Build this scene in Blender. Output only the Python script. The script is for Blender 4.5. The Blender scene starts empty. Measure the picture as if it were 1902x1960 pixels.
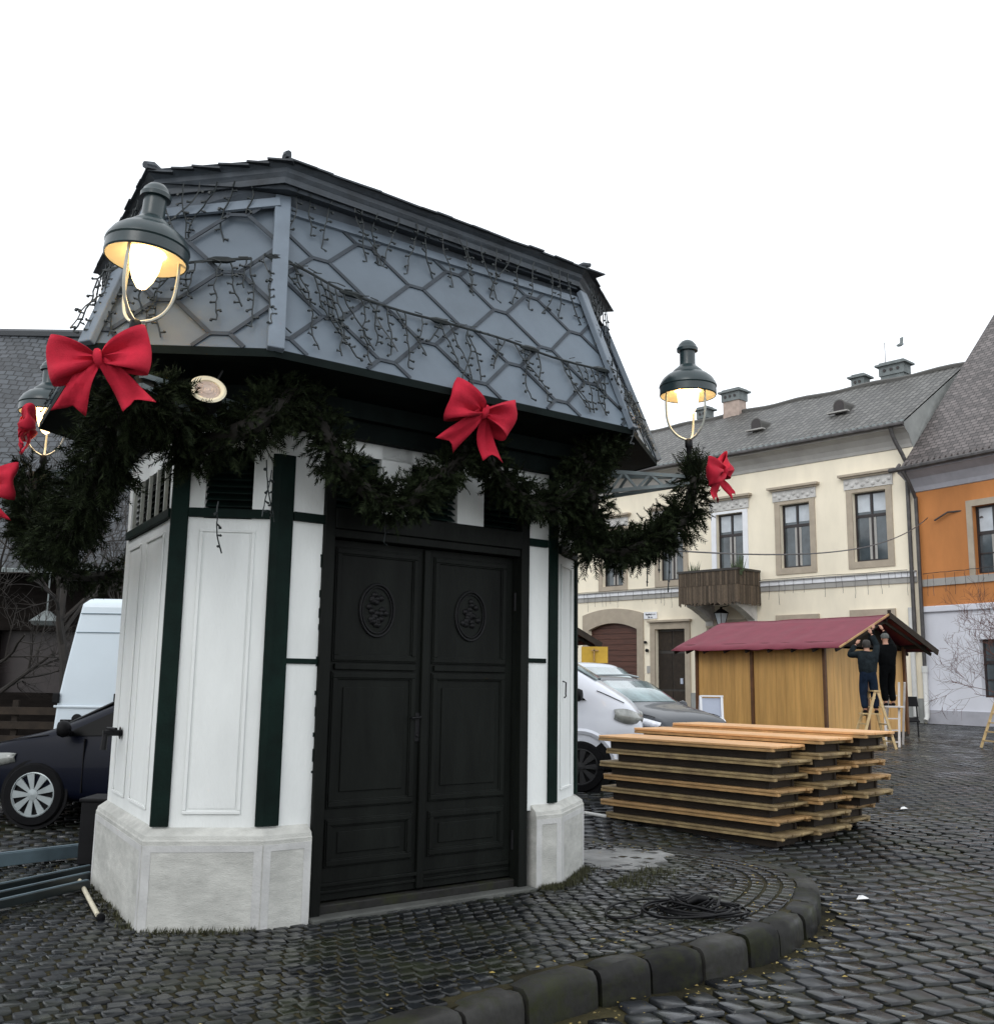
import bpy, math, random
import numpy as np
from math import sin, cos, radians, pi, hypot, atan2, sqrt
from mathutils import Vector, Matrix
random.seed(7)
SC = bpy.context.scene
COL = SC.collection

# ------------------------------------------------------------------ camera
EYE = 1.55; F = 1941.0; CX, CY = 951.0, 980.0
PITCH = radians(9.36); ROLL = radians(-0.87)
fw = np.array([0, cos(PITCH), sin(PITCH)]); r0 = np.array([1., 0, 0]); u0 = np.cross(r0, fw)
RV = cos(ROLL)*r0 - sin(ROLL)*u0
UV_ = sin(ROLL)*r0 + cos(ROLL)*u0
cam = bpy.data.cameras.new('camera'); camo = bpy.data.objects.new('camera', cam); COL.objects.link(camo)
M = Matrix(((RV[0], UV_[0], -fw[0], 0), (RV[1], UV_[1], -fw[1], 0), (RV[2], UV_[2], -fw[2], EYE), (0, 0, 0, 1)))
camo.matrix_world = M
cam.sensor_fit = 'HORIZONTAL'; cam.sensor_width = 36; cam.lens = 36*F/1902.0
cam.clip_start = 0.05; cam.clip_end = 1500
SC.camera = camo

# ------------------------------------------------------------------ overcast sky
w = bpy.data.worlds.new('World'); SC.world = w; w.use_nodes = True
nt = w.node_tree; nt.nodes.clear()
sky = nt.nodes.new('ShaderNodeTexSky'); sky.sky_type = 'NISHITA'; sky.sun_disc = False
SUN_EL, SUN_AZ = 38, 200
sky.sun_elevation = radians(SUN_EL); sky.sun_rotation = radians(SUN_AZ)
mixw = nt.nodes.new('ShaderNodeMixRGB'); mixw.inputs[0].default_value = 0.86
mixw.inputs[2].default_value = (15.7, 16.3, 16.9, 1)      # cloud cover over the clear sky
bg = nt.nodes.new('ShaderNodeBackground'); bg.inputs[1].default_value = 0.1
wo = nt.nodes.new('ShaderNodeOutputWorld')
nt.links.new(sky.outputs[0], mixw.inputs[1]); nt.links.new(mixw.outputs[0], bg.inputs[0]); nt.links.new(bg.outputs[0], wo.inputs[0])
sl = bpy.data.lights.new('sun', 'SUN'); sl.energy = 0.6; sl.angle = radians(25); sl.color = (1, .97, .93)
so = bpy.data.objects.new('sun', sl); COL.objects.link(so)
sd = Vector((sin(radians(SUN_AZ))*cos(radians(SUN_EL)), cos(radians(SUN_AZ))*cos(radians(SUN_EL)), sin(radians(SUN_EL))))
so.rotation_euler = (-sd).to_track_quat('-Z', 'Y').to_euler()
SC.view_settings.view_transform = 'Standard'; SC.view_settings.look = 'None'
SC.view_settings.exposure = 0.0; SC.view_settings.gamma = 1

# ------------------------------------------------------------------ pixel to world helpers (1902x1960 picture)
def ray(x, y): return fw + RV*(x-CX)/F - UV_*(y-CY)/F
def gp(x, y, z=0.0):
    d = ray(x, y); t = (z-EYE)/d[2]; return Vector((d[0]*t, d[1]*t, z))
def at(x, y, Y):
    d = ray(x, y); t = Y/d[1]; return Vector((d[0]*t, Y, EYE+d[2]*t))
def onpl(x, y, p, n):
    d = ray(x, y); o = np.array([0, 0, EYE]); p = np.array(p); n = np.array(n)
    t = ((p-o) @ n)/(d @ n); return Vector(o+d*t)
def road_z(y):
    t = min(1, max(0, (y-6.8)/10.0)); return -.18 + .28*(t*t*(3-2*t))

# ------------------------------------------------------------------ materials
def nodes(name):
    m = bpy.data.materials.new(name); m.use_nodes = True
    n = m.node_tree; b = n.nodes['Principled BSDF']; return m, n, b
def mat(name, col, rough=.6, var=.25, scale=3.0, bump=.0, bscale=30, metal=0, spec=.5, coat=0, stretch=None, island=0, hue2=None, detail=6, patch=0, coord='Object'):
    m, n, b = nodes(name); L = n.links; N = n.nodes.new
    tc = N('ShaderNodeTexCoord'); src = tc.outputs[coord]
    if stretch:
        mp = N('ShaderNodeMapping'); mp.inputs['Scale'].default_value = stretch; L.new(src, mp.inputs[0]); src = mp.outputs[0]
    no = N('ShaderNodeTexNoise'); no.inputs['Scale'].default_value = scale; no.inputs['Detail'].default_value = detail; no.inputs['Roughness'].default_value = .62
    L.new(src, no.inputs[0])
    cr = N('ShaderNodeValToRGB'); c = Vector(col); c2 = Vector(hue2) if hue2 else c*(1+var)
    cr.color_ramp.elements[0].position = .3; cr.color_ramp.elements[1].position = .7
    cr.color_ramp.elements[0].color = (*[max(0, v) for v in (c*(1-var))], 1); cr.color_ramp.elements[1].color = (*c2, 1)
    L.new(no.outputs[0], cr.inputs[0]); out = cr.outputs[0]
    if island:
        g = N('ShaderNodeNewGeometry'); mr = N('ShaderNodeMapRange'); mr.inputs[3].default_value = 1-island; mr.inputs[4].default_value = 1+island
        L.new(g.outputs['Random Per Island'], mr.inputs[0])
        mx = N('ShaderNodeVectorMath'); mx.operation = 'SCALE'; L.new(out, mx.inputs[0]); L.new(mr.outputs[0], mx.inputs['Scale']); out = mx.outputs[0]
    if patch:
        n2 = N('ShaderNodeTexNoise'); n2.inputs['Scale'].default_value = scale*.2; n2.inputs['Detail'].default_value = 4; L.new(src, n2.inputs[0])
        m2 = N('ShaderNodeMapRange'); m2.inputs[1].default_value = .38; m2.inputs[2].default_value = .62; m2.inputs[3].default_value = 1-patch; m2.inputs[4].default_value = 1+patch*.4
        L.new(n2.outputs[0], m2.inputs[0]); mx = N('ShaderNodeVectorMath'); mx.operation = 'SCALE'
        L.new(out, mx.inputs[0]); L.new(m2.outputs[0], mx.inputs['Scale']); out = mx.outputs[0]
    L.new(out, b.inputs['Base Color'])
    b.inputs['Roughness'].default_value = rough; b.inputs['Metallic'].default_value = metal
    b.inputs['Specular IOR Level'].default_value = spec; b.inputs['Coat Weight'].default_value = coat
    if bump:
        nb = N('ShaderNodeTexNoise'); nb.inputs['Scale'].default_value = bscale; nb.inputs['Detail'].default_value = 5; L.new(src, nb.inputs[0])
        bp = N('ShaderNodeBump'); bp.inputs['Strength'].default_value = bump; bp.inputs['Distance'].default_value = .01
        L.new(nb.outputs[0], bp.inputs['Height']); L.new(bp.outputs[0], b.inputs['Normal'])
    return m
def emis(name, col, st):
    m, n, b = nodes(name); b.inputs['Base Color'].default_value = (*col, 1); b.inputs['Emission Color'].default_value = (*col, 1); b.inputs['Emission Strength'].default_value = st; return m
def glass_dark(name, col, rough=.06):
    m = mat(name, col, rough=rough, var=.5, scale=1.1, spec=.8); return m
def wet_stone(name, c1, c2, rlo, rhi, moss, mossamt=.5, scale=1.2, spec=.2):
    m, n, b = nodes(name); L = n.links; N = n.nodes.new
    tc = N('ShaderNodeTexCoord'); g = N('ShaderNodeNewGeometry')
    no = N('ShaderNodeTexNoise'); no.inputs['Scale'].default_value = 22; no.inputs['Detail'].default_value = 8; L.new(tc.outputs['Object'], no.inputs[0])
    mx = N('ShaderNodeMixRGB'); mx.inputs[1].default_value = (*c1, 1); mx.inputs[2].default_value = (*c2, 1); L.new(g.outputs['Random Per Island'], mx.inputs[0])
    mr = N('ShaderNodeMapRange'); mr.inputs[3].default_value = .55; mr.inputs[4].default_value = 1.5; L.new(no.outputs[0], mr.inputs[0])
    sc = N('ShaderNodeVectorMath'); sc.operation = 'SCALE'; L.new(mx.outputs[0], sc.inputs[0]); L.new(mr.outputs[0], sc.inputs['Scale'])
    n2 = N('ShaderNodeTexNoise'); n2.inputs['Scale'].default_value = scale; n2.inputs['Detail'].default_value = 9; n2.inputs['Roughness'].default_value = .7; L.new(tc.outputs['Object'], n2.inputs[0])
    m3 = N('ShaderNodeMapRange'); m3.inputs[1].default_value = .47; m3.inputs[2].default_value = .68; m3.inputs[4].default_value = mossamt; L.new(n2.outputs[0], m3.inputs[0])
    mm = N('ShaderNodeMixRGB'); mm.inputs[2].default_value = (*moss, 1); L.new(m3.outputs[0], mm.inputs[0]); L.new(sc.outputs[0], mm.inputs[1])
    L.new(mm.outputs[0], b.inputs['Base Color'])
    n3 = N('ShaderNodeTexNoise'); n3.inputs['Scale'].default_value = 2.3; n3.inputs['Detail'].default_value = 7; L.new(tc.outputs['Object'], n3.inputs[0])
    m4 = N('ShaderNodeMapRange'); m4.inputs[1].default_value = .35; m4.inputs[2].default_value = .65; m4.inputs[3].default_value = rlo; m4.inputs[4].default_value = rhi; L.new(n3.outputs[0], m4.inputs[0])
    L.new(m4.outputs[0], b.inputs['Roughness']); b.inputs['Specular IOR Level'].default_value = spec
    bp = N('ShaderNodeBump'); bp.inputs['Strength'].default_value = .5; bp.inputs['Distance'].default_value = .006
    L.new(no.outputs[0], bp.inputs['Height']); L.new(bp.outputs[0], b.inputs['Normal'])
    return m
def tiles(name, col, sx, sy, mortar, var=.35, moss=None, offs=.5):
    m, n, b = nodes(name); L = n.links; N = n.nodes.new
    uv = N('ShaderNodeUVMap'); uv.uv_map = 'uv'
    br = N('ShaderNodeTexBrick'); br.inputs['Scale'].default_value = 1; br.inputs['Brick Width'].default_value = sx; br.inputs['Row Height'].default_value = sy
    br.inputs['Mortar Size'].default_value = mortar; br.inputs['Mortar Smooth'].default_value = .6; br.offset = offs
    c = Vector(col); br.inputs['Color1'].default_value = (*(c*(1-var)), 1); br.inputs['Color2'].default_value = (*(c*(1+var)), 1); br.inputs['Mortar'].default_value = (*(c*.25), 1)
    ns = N('ShaderNodeTexNoise'); ns.inputs['Scale'].default_value = 3; ns.inputs['Detail'].default_value = 2; L.new(uv.outputs[0], ns.inputs[0])
    ms = N('ShaderNodeVectorMath'); ms.operation = 'MULTIPLY_ADD'; ms.inputs[1].default_value = (.1, .08, 0); L.new(ns.outputs['Color'], ms.inputs[0]); L.new(uv.outputs[0], ms.inputs[2])
    L.new(ms.outputs[0], br.inputs[0])
    no = N('ShaderNodeTexNoise'); no.inputs['Scale'].default_value = .7; no.inputs['Detail'].default_value = 9; no.inputs['Roughness'].default_value = .75; L.new(uv.outputs[0], no.inputs[0])
    cr = N('ShaderNodeMapRange'); cr.inputs[1].default_value = .35; cr.inputs[2].default_value = .65; cr.inputs[4].default_value = .75; L.new(no.outputs[0], cr.inputs[0])
    mx = N('ShaderNodeMixRGB'); L.new(cr.outputs[0], mx.inputs[0]); L.new(br.outputs[0], mx.inputs[1])
    mul = N('ShaderNodeMixRGB'); mul.blend_type = 'MULTIPLY'; mul.inputs[0].default_value = 1; L.new(br.outputs[0], mul.inputs[1])
    mm = Vector(moss) if moss else Vector((1, 1, 1)); mul.inputs[2].default_value = (*mm, 1)
    L.new(mul.outputs[0], mx.inputs[2]); L.new(mx.outputs[0], b.inputs['Base Color'])
    b.inputs['Roughness'].default_value = .55
    bp = N('ShaderNodeBump'); bp.inputs['Strength'].default_value = .8; bp.inputs['Distance'].default_value = .03; bp.invert = True
    L.new(br.outputs['Fac'], bp.inputs['Height']); L.new(bp.outputs[0], b.inputs['Normal'])
    return m

MT = {}
MT['plaster'] = mat('white_plaster', (.77, .79, .775), .75, .06, 3.5, .3, 60, patch=.13, stretch=(1, 1, .35))
MT['stone'] = mat('chiselled_stone', (.47, .47, .44), .85, .13, 11, .38, 70, stretch=(1, 1, 2.6), patch=.16)
MT['stone_edge'] = mat('smooth_stone', (.50, .50, .49), .85, .12, 6, .3, 60, patch=.12)
MT['green'] = mat('dark_green_paint', (.003, .0115, .009), .65, .4, 5, .2, 40, patch=.3, spec=.12)
MT['door'] = mat('door_paint', (.0055, .0066, .0056), .55, .45, 5, .4, 26, stretch=(1, 1, .2), spec=.12, patch=.4)
MT['iron'] = mat('black_iron', (.006, .006, .007), .5, .4, 8, .2, 50, spec=.2)
MT['sheet'] = mat('weathered_sheet', (.125, .157, .192), .5, .16, 1.6, .12, 14, patch=.22, spec=.4)
MT['sheet_light'] = mat('hip_flashing', (.135, .165, .20), .5, .18, 3, .1, 20, spec=.4)
MT['rib'] = mat('dark_rib', (.022, .030, .040), .65, .35, 7, .2, 40)
MT['frieze'] = mat('frieze_boards', (.062, .076, .094), .65, .3, 5, .3, 40, stretch=(1, 1, .3))
MT['cornice'] = mat('cornice_paint', (.036, .045, .056), .55, .4, 6, .3, 30)
MT['slate'] = mat('slate_edge', (.03, .037, .045), .6, .5, 14, .5, 40, island=.35)
MT['soffit'] = mat('soffit_paint', (.005, .0085, .008), .8, .4, 4, .2, 30, spec=.1)
MT['lampgreen'] = mat('lamp_enamel', (.013, .027, .030), .3, .4, 5, .12, 20, spec=.6)
MT['lampwhite'] = mat('lamp_reflector', (.75, .68, .5), .5, .1, 4)
MT['bulb'] = emis('lamp_bulb', (1, .70, .34), 5)
MT['bulbcore'] = emis('lamp_core', (1, .86, .6), 60)
MT['hoop'] = mat('hoop_paint', (.36, .37, .33), .4, .2, 8)
MT['angle'] = mat('bracket_steel', (.13, .16, .165), .5, .35, 6, .1, 30)
MT['wire'] = mat('light_wire', (.006, .011, .012), .5, .3, 8)
MT['fir'] = mat('fir_needles', (.005, .008, .005), .7, .5, 9, island=.6, hue2=(.020, .028, .012), spec=.06)
MT['firstem'] = mat('fir_twig', (.012, .010, .007), .8, .3, 9)
MT['red'] = mat('red_ribbon', (.43, .013, .033), .85, .22, 7, .35, 160, spec=.25)
MT['rubber'] = mat('rubber', (.007, .007, .008), .8, .3, 8, spec=.12)
MT['cable'] = mat('cable_rubber', (.005, .005, .006), .5, .3, 8, spec=.2)
MT['cob_isl'] = wet_stone('pavement_cobbles', (.004, .0045, .005), (.015, .017, .019), .13, .42, (.022, .026, .011), .95, 1.6, .33)
MT['cob_road'] = wet_stone('road_cobbles', (.006, .0065, .007), (.026, .029, .034), .12, .48, (.018, .022, .009), .95, 1.3, .40)
MT['kerbst'] = wet_stone('kerb_stone', (.010, .010, .010), (.042, .041, .038), .35, .8, (.026, .030, .010), .8, 5.0, .15)
MT['joint'] = mat('mossy_joints', (.009, .009, .006), .85, .5, 2.0, .8, 40, hue2=(.055, .048, .024), spec=.1)
MT['cement'] = mat('pale_cement', (.20, .20, .195), .7, .3, 7, .6, 40, patch=.35)
MT['step'] = mat('door_step', (.075, .078, .072), .8, .3, 5, .4, 40, patch=.2)
MT['rimdark'] = mat('dark_wheel_trim', (.02, .02, .022), .5, .3, 5)
MT['wood_new'] = mat('fresh_planks', (.70, .39, .17), .55, .18, 3, .15, 40, stretch=(1, 1, 1), island=.16, coord='Object')
MT['wood_old'] = mat('weathered_planks', (.24, .155, .075), .7, .4, 5, .35, 40, island=.4, hue2=(.42, .31, .15))
MT['wood_tan'] = mat('tan_planks', (.40, .24, .10), .65, .3, 5, .25, 40, island=.3)
MT['wood_dark'] = mat('dark_frame_wood', (.026, .018, .012), .9, .4, 5, .3, 30, island=.3)
MT['ply'] = mat('varnished_boards', (.60, .345, .115), .5, .16, 1.6, .1, 20, stretch=(6, 6, .5), patch=.12, island=.07)
MT['postbrown'] = mat('brown_post', (.12, .055, .025), .6, .3, 4, .2, 30)
MT['canvas'] = mat('burgundy_cloth', (.175, .022, .042), .7, .12, 3, .25, 12)
MT['ywall'] = mat('cream_plaster', (.88, .80, .64), .85, .05, 1.6, .2, 10, patch=.12, stretch=(1, 1, .4))
MT['ywall2'] = mat('grey_render', (.30, .31, .30), .85, .2, 1.2, .2, 10)
MT['owall'] = mat('orange_plaster', (.58, .23, .07), .85, .1, 1.4, .2, 10, patch=.22, stretch=(1, 1, .4))
MT['wwall'] = mat('whitewash', (.70, .71, .77), .85, .06, .8, .2, 10, patch=.08)
MT['socle'] = mat('grey_socle', (.40, .40, .44), .85, .12, 2, .2, 10)
MT['surround'] = mat('taupe_surround', (.40, .34, .265), .8, .12, 2, .2, 20)
MT['relief'] = mat('relief_plaster', (.52, .51, .49), .8, .22, 3, .4, 14)
MT['white'] = mat('white_paint', (.78, .79, .82), .5, .05, 3)
MT['winframe'] = mat('dark_window_frame', (.025, .018, .018), .45, .3, 5)
MT['pane'] = glass_dark('window_pane', (.06, .075, .085), .08)
MT['blind'] = mat('white_blind', (.50, .54, .58), .4, .15, 2)
MT['cove'] = mat('cove_plaster', (.36, .35, .33), .8, .15, 1, .1, 8)
MT['gutter'] = mat('gutter_metal', (.07, .065, .065), .5, .4, 3, metal=.2)
MT['pipewhite'] = mat('white_pipe', (.62, .62, .60), .5, .1, 3)
MT['gate'] = mat('gate_wood', (.085, .03, .018), .6, .35, 3, .2, 20, stretch=(.4, .4, 5))
MT['doorbrown'] = mat('old_door', (.03, .025, .02), .5, .4, 3, .2, 20)
MT['thatch'] = mat('reed_mat', (.095, .070, .048), .85, .5, 14, .4, 40, stretch=(6, 6, .6), island=.5)
MT['plant'] = mat('pot_plant', (.05, .075, .03), .7, .4, 8, island=.3)
MT['roof1'] = tiles('moss_grey_tiles', (.108, .104, .098), .30, .42, .05, .34, (.88, .88, .82), 0)
MT['roof2'] = tiles('brown_grey_tiles', (.125, .108, .104), .30, .20, .022, .42, (.8, .78, .78))
MT['roof3'] = tiles('blue_grey_tiles', (.05, .058, .066), .22, .20, .02, .4, (.9, .8, .8))
MT['brick'] = mat('chimney_brick', (.42, .33, .28), .85, .2, 4, .3, 20)
MT['chimcap'] = mat('chimney_render', (.17, .19, .19), .85, .25, 4, .2, 20)
MT['carwhite'] = mat('white_car_paint', (.68, .70, .76), .28, .04, 1, coat=.5)
MT['vanwhite'] = mat('white_van_paint', (.60, .68, .74), .35, .04, 1, coat=.3)
MT['carsilver'] = mat('silver_car_paint', (.50, .54, .60), .3, .05, 1, metal=.3, coat=.5)
MT['cardark'] = mat('anthracite_car_paint', (.020, .024, .032), .35, .08, 1, coat=.4, spec=.3)
MT['carblue'] = mat('navy_car_paint', (.002, .0035, .011), .35, .08, 1, coat=.08, spec=.15)
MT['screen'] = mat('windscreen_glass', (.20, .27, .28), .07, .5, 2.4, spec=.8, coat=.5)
MT['carglass'] = mat('side_glass', (.003, .0035, .004), .3, .3, 2, spec=.1)
MT['lens'] = mat('headlight_lens', (.30, .31, .29), .12, .45, 5, spec=.9, coat=.6)
MT['lensw'] = mat('bright_headlight', (.8, .82, .88), .12, .15, 9, spec=.9, coat=.6)
MT['alloy'] = mat('wheel_trim', (.36, .40, .41), .35, .15, 5, metal=.4)
MT['plastic'] = mat('black_plastic', (.007, .007, .008), .6, .3, 5, spec=.15)
MT['jacket'] = mat('dark_jacket', (.013, .018, .021), .9, .5, 9, .6, 14, spec=.08)
MT['jeans'] = mat('dark_jeans', (.011, .019, .036), .9, .4, 9, .5, 18, spec=.08)
MT['black_cloth'] = mat('black_clothes', (.003, .0035, .004), .9, .4, 9, .5, 14, spec=.06)
MT['skin'] = mat('skin', (.42, .22, .15), .6, .1, 9)
MT['hair'] = mat('dark_hair', (.03, .025, .022), .7, .4, 30)
MT['cap'] = mat('grey_cap', (.09, .095, .09), .85, .3, 12)
MT['pinewood'] = mat('pine_ladder', (.55, .40, .20), .6, .2, 8)
MT['alu'] = mat('pale_ladder', (.62, .58, .55), .5, .15, 8)
MT['bark'] = mat('grey_bark', (.020, .016, .013), .85, .4, 6)
MT['barkred'] = mat('red_twigs', (.085, .03, .02), .8, .4, 6)
MT['leftwall'] = mat('dark_timber_wall', (.010, .008, .007), .9, .5, 2, .3, 10, stretch=(1, 1, 4), spec=.1)
MT['redshut'] = mat('red_shutter', (.16, .022, .025), .6, .3, 3)
MT['steelbar'] = mat('galvanised_bar', (.12, .17, .20), .4, .3, 3, metal=.3)
MT['steeldark'] = mat('dark_bar', (.012, .018, .02), .35, .4, 3)
MT['stick'] = mat('pale_stick', (.60, .55, .42), .7, .15, 10)
MT['paper'] = mat('white_paper', (.75, .75, .75), .7, .05, 3)
MT['leaf'] = mat('fallen_leaf', (.20, .15, .03), .7, .4, 30, island=.5, hue2=(.30, .22, .06))
MT['weed'] = mat('weed_green', (.035, .036, .012), .7, .4, 20, island=.5)
MT['yellow'] = mat('yellow_board', (.62, .38, .04), .6, .15, 3, .1, 10)
MT['dirt'] = mat('soil', (.09, .08, .07), .9, .4, 8, .4, 20)
MT['text'] = mat('sign_letters', (.06, .06, .08), .6, .1, 3)
MT['signwhite'] = mat('sign_board', (.42, .46, .56), .5, .08, 2)
MT['flood'] = mat('flood_lens', (.50, .40, .34), .35, .2, 30)

# ------------------------------------------------------------------ builders
WL = {}
class MB:
    def __init__(s): s.v = []; s.f = []; s.uv = {}
    def add(s, vs, fs):
        b = len(s.v); s.v += [tuple(v) for v in vs]; s.f += [tuple(b+i for i in f) for f in fs]; return b
    def quad(s, a, b, c, d, uv=None):
        s.add([a, b, c, d], [(0, 1, 2, 3)])
        if uv: s.uv[len(s.f)-1] = uv
        return s
    def poly(s, pts): s.add(pts, [tuple(range(len(pts)))]); return s
    def obox(s, o, ax, ay, az):
        o, ax, ay, az = map(Vector, (o, ax, ay, az))
        p = [o, o+ax, o+ax+ay, o+ay]; q = [x+az for x in p]
        s.add(p+q, [(3, 2, 1, 0), (4, 5, 6, 7), (0, 1, 5, 4), (1, 2, 6, 5), (2, 3, 7, 6), (3, 0, 4, 7)]); return s
    def box(s, c, d, rz=0):
        c = Vector(c); ax = Vector((cos(rz), sin(rz), 0))*d[0]; ay = Vector((-sin(rz), cos(rz), 0))*d[1]; az = Vector((0, 0, d[2]))
        return s.obox(c-ax/2-ay/2-az/2, ax, ay, az)
    def beam(s, p, q, w, h, up=(0, 0, 1)):
        p, q = Vector(p), Vector(q); d = q-p; u = Vector(up); x = d.cross(u)
        if x.length < 1e-6: x = d.cross(Vector((1, 0, 0)))
        x.normalize(); y = x.cross(d).normalized()
        return s.obox(p-x*w/2-y*h/2, x*w, y*h, d)
    def prism(s, pts, z0, z1):
        n = len(pts); b = [(p[0], p[1], z0) for p in pts]+[(p[0], p[1], z1) for p in pts]
        s.add(b, [tuple(reversed(range(n))), tuple(range(n, 2*n))]+[(i, (i+1) % n, n+(i+1) % n, n+i) for i in range(n)]); return s
    def tube(s, pts, r, k=6, close=False):
        pts = [Vector(p) for p in pts]; n = len(pts); rr = r if hasattr(r, '__len__') else [r]*n
        rings = []; prev = None
        for i, p in enumerate(pts):
            d = (pts[(i+1) % n if close else min(i+1, n-1)]-pts[i-1 if (i or close) else 0])
            if d.length < 1e-9: d = Vector((0, 0, 1))
            d.normalize()
            if prev is None: x = d.cross(Vector((.13, .31, .94)));
            else: x = prev-d*prev.dot(d)
            if x.length < 1e-6: x = d.cross(Vector((1, 0, 0)))
            x.normalize(); prev = x; y = d.cross(x)
            rings.append([p+(x*cos(2*pi*j/k)+y*sin(2*pi*j/k))*rr[i] for j in range(k)])
        vs = [v for R_ in rings for v in R_]; fs = []
        for i in range(n if close else n-1):
            for j in range(k): fs.append((i*k+j, i*k+(j+1) % k, ((i+1) % n)*k+(j+1) % k, ((i+1) % n)*k+j))
        if not close: fs += [tuple(reversed(range(k))), tuple(range((n-1)*k, n*k))]
        s.add(vs, fs); return s
    def lathe(s, prof, c, k=32, axis=None, cap=True):
        c = Vector(c); Q = Vector(axis).to_track_quat('Z', 'Y') if axis else None
        vs = []
        for r, z in prof:
            for j in range(k):
                v = Vector((r*cos(2*pi*j/k), r*sin(2*pi*j/k), z)); vs.append(c+(Q @ v if Q else v))
        n = len(prof); fs = [(i*k+j, i*k+(j+1) % k, (i+1)*k+(j+1) % k, (i+1)*k+j) for i in range(n-1) for j in range(k)]
        if cap: fs += [tuple(reversed(range(k))), tuple(range((n-1)*k, n*k))]
        s.add(vs, fs); return s
    def build(s, name, m, parent=None, smooth=None, label=None, bevel=0, base=None):
        me = bpy.data.meshes.new(name)
        if parent is not None: o0 = WL[parent.name]
        elif base is not None: o0 = Vector(base)
        else:
            a = np.array(s.v); o0 = Vector(((a[:, 0].min()+a[:, 0].max())/2, (a[:, 1].min()+a[:, 1].max())/2, a[:, 2].min()))
        me.from_pydata([(v[0]-o0[0], v[1]-o0[1], v[2]-o0[2]) for v in s.v], [], s.f)
        if s.uv:
            ul = me.uv_layers.new(name='uv')
            for fi, uvs in s.uv.items():
                for li, uvc in zip(me.polygons[fi].loop_indices, uvs): ul.data[li].uv = uvc
        me.materials.append(MT[m] if isinstance(m, str) else m)
        me.update()
        if smooth is not None:
            me.shade_smooth(); me.set_sharp_from_angle(angle=radians(smooth))
        ob = bpy.data.objects.new(name, me); COL.objects.link(ob)
        if parent is not None:
            ob.parent = parent; ob.location = (0, 0, 0)
        else: ob.location = o0
        WL[ob.name] = o0
        if label: ob['label'] = label
        if bevel:
            bm = ob.modifiers.new('bevel', 'BEVEL'); bm.width = bevel; bm.segments = 2; bm.limit_method = 'ANGLE'
        return ob
def tag(o, label=None, cat=None, group=None, kind=None):
    if label: o['label'] = label
    if cat: o['category'] = cat
    if group: o['group'] = group
    if kind: o['kind'] = kind
    return o
def empty(name, loc, label, cat, group=None):
    o = bpy.data.objects.new(name, None); COL.objects.link(o); o.location = loc; o.empty_display_size = .2
    WL[o.name] = Vector(loc); return tag(o, label, cat, group)
def dup(root, loc, rz, label, group=None):
    def cp(o, par):
        c = o.copy(); COL.objects.link(c); c.parent = par; WL[c.name] = WL.get(o.name, Vector((0, 0, 0)))
        for ch in list(o.children): cp(ch, c)
        return c
    r = cp(root, None); r.location = loc; r.rotation_euler = (0, 0, rz); r['label'] = label
    if group: r['group'] = group
    return r
def catmull(P, n=8, close=False):
    P = [Vector(p) for p in P]; out = []; m = len(P)
    for i in range(m if close else m-1):
        g = lambda j: P[j % m] if close else P[max(0, min(m-1, j))]
        a, b, c, d = g(i-1), g(i), g(i+1), g(i+2)
        for k in range(n):
            t = k/n; out.append(.5*((2*b)+(c-a)*t+(2*a-5*b+4*c-d)*t*t+(-a+3*b-3*c+d)*t**3))
    if not close: out.append(P[-1])
    return out
def inside(p, poly):
    c = False; n = len(poly)
    for i in range(n):
        a, b = poly[i], poly[(i+1) % n]
        if (a[1] > p[1]) != (b[1] > p[1]) and p[0] < (b[0]-a[0])*(p[1]-a[1])/(b[1]-a[1])+a[0]: c = not c
    return c
def edged(p, poly):
    m = 1e9; n = len(poly)
    for i in range(n):
        a = Vector(poly[i][:2]); b = Vector(poly[(i+1) % n][:2]); d = b-a; t = max(0, min(1, (Vector(p)-a).dot(d)/max(1e-9, d.length_squared)))
        m = min(m, (Vector(p)-a-d*t).length)
    return m
# ------------------------------------------------------------------ ground
KO = [(-2.16, 6.52), (-1.43, 6.6), (.54, 8.14), (.77, 8.85), (-.07, 10.28), (-.8, 10.2), (-2.77, 8.66), (-3.0, 7.95)]
ISL = catmull([(p[0], p[1], 0) for p in [(-1.7, 4.0), (-.32, 4.92), (.35, 5.62), (.87, 6.04), (1.24, 6.30), (1.59, 6.62), (1.89, 6.92), (2.17, 7.33), (2.42, 7.84), (2.58, 8.37), (2.59, 8.92), (2.40, 9.36), (2.0, 9.82), (1.45, 10.25), (.6, 10.6), (-.6, 10.65), (-1.6, 10.0), (-2.9, 9.3), (-4.0, 8.95), (-5.2, 7.9), (-5.6, 6.0), (-5, 4.2), (-3.3, 3.5)]], 10, True)
ISL2 = [(v.x, v.y) for v in ISL]
m = MB()   # road bed, one sheet to the horizon
ys = [-6, 0, 3, 5, 6, 6.8]+[6.8+10*i/12 for i in range(1, 13)]+[25, 40, 80, 300, 900]; xs = [-900, -60, -20, -8, 0, 8, 20, 60, 900]
for j, y in enumerate(ys):
    for x in xs: m.v.append((x, y, road_z(y)-.020))
nx = len(xs)
for j in range(len(ys)-1):
    for i in range(nx-1): m.f.append((j*nx+i, j*nx+i+1, (j+1)*nx+i+1, (j+1)*nx+i))
tag(m.build('road', 'joint', base=(0, 0, 0)), kind='structure')
m = MB(); cI = Vector((-1.2, 7.6)); m.prism([tuple(Vector(p)+(cI-Vector(p)).normalized()*.13) for p in ISL2], -.4, -.014)
tag(m.build('pavement', 'joint', base=(0, 0, 0)), kind='structure')
rnd = random.Random(3)
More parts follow.
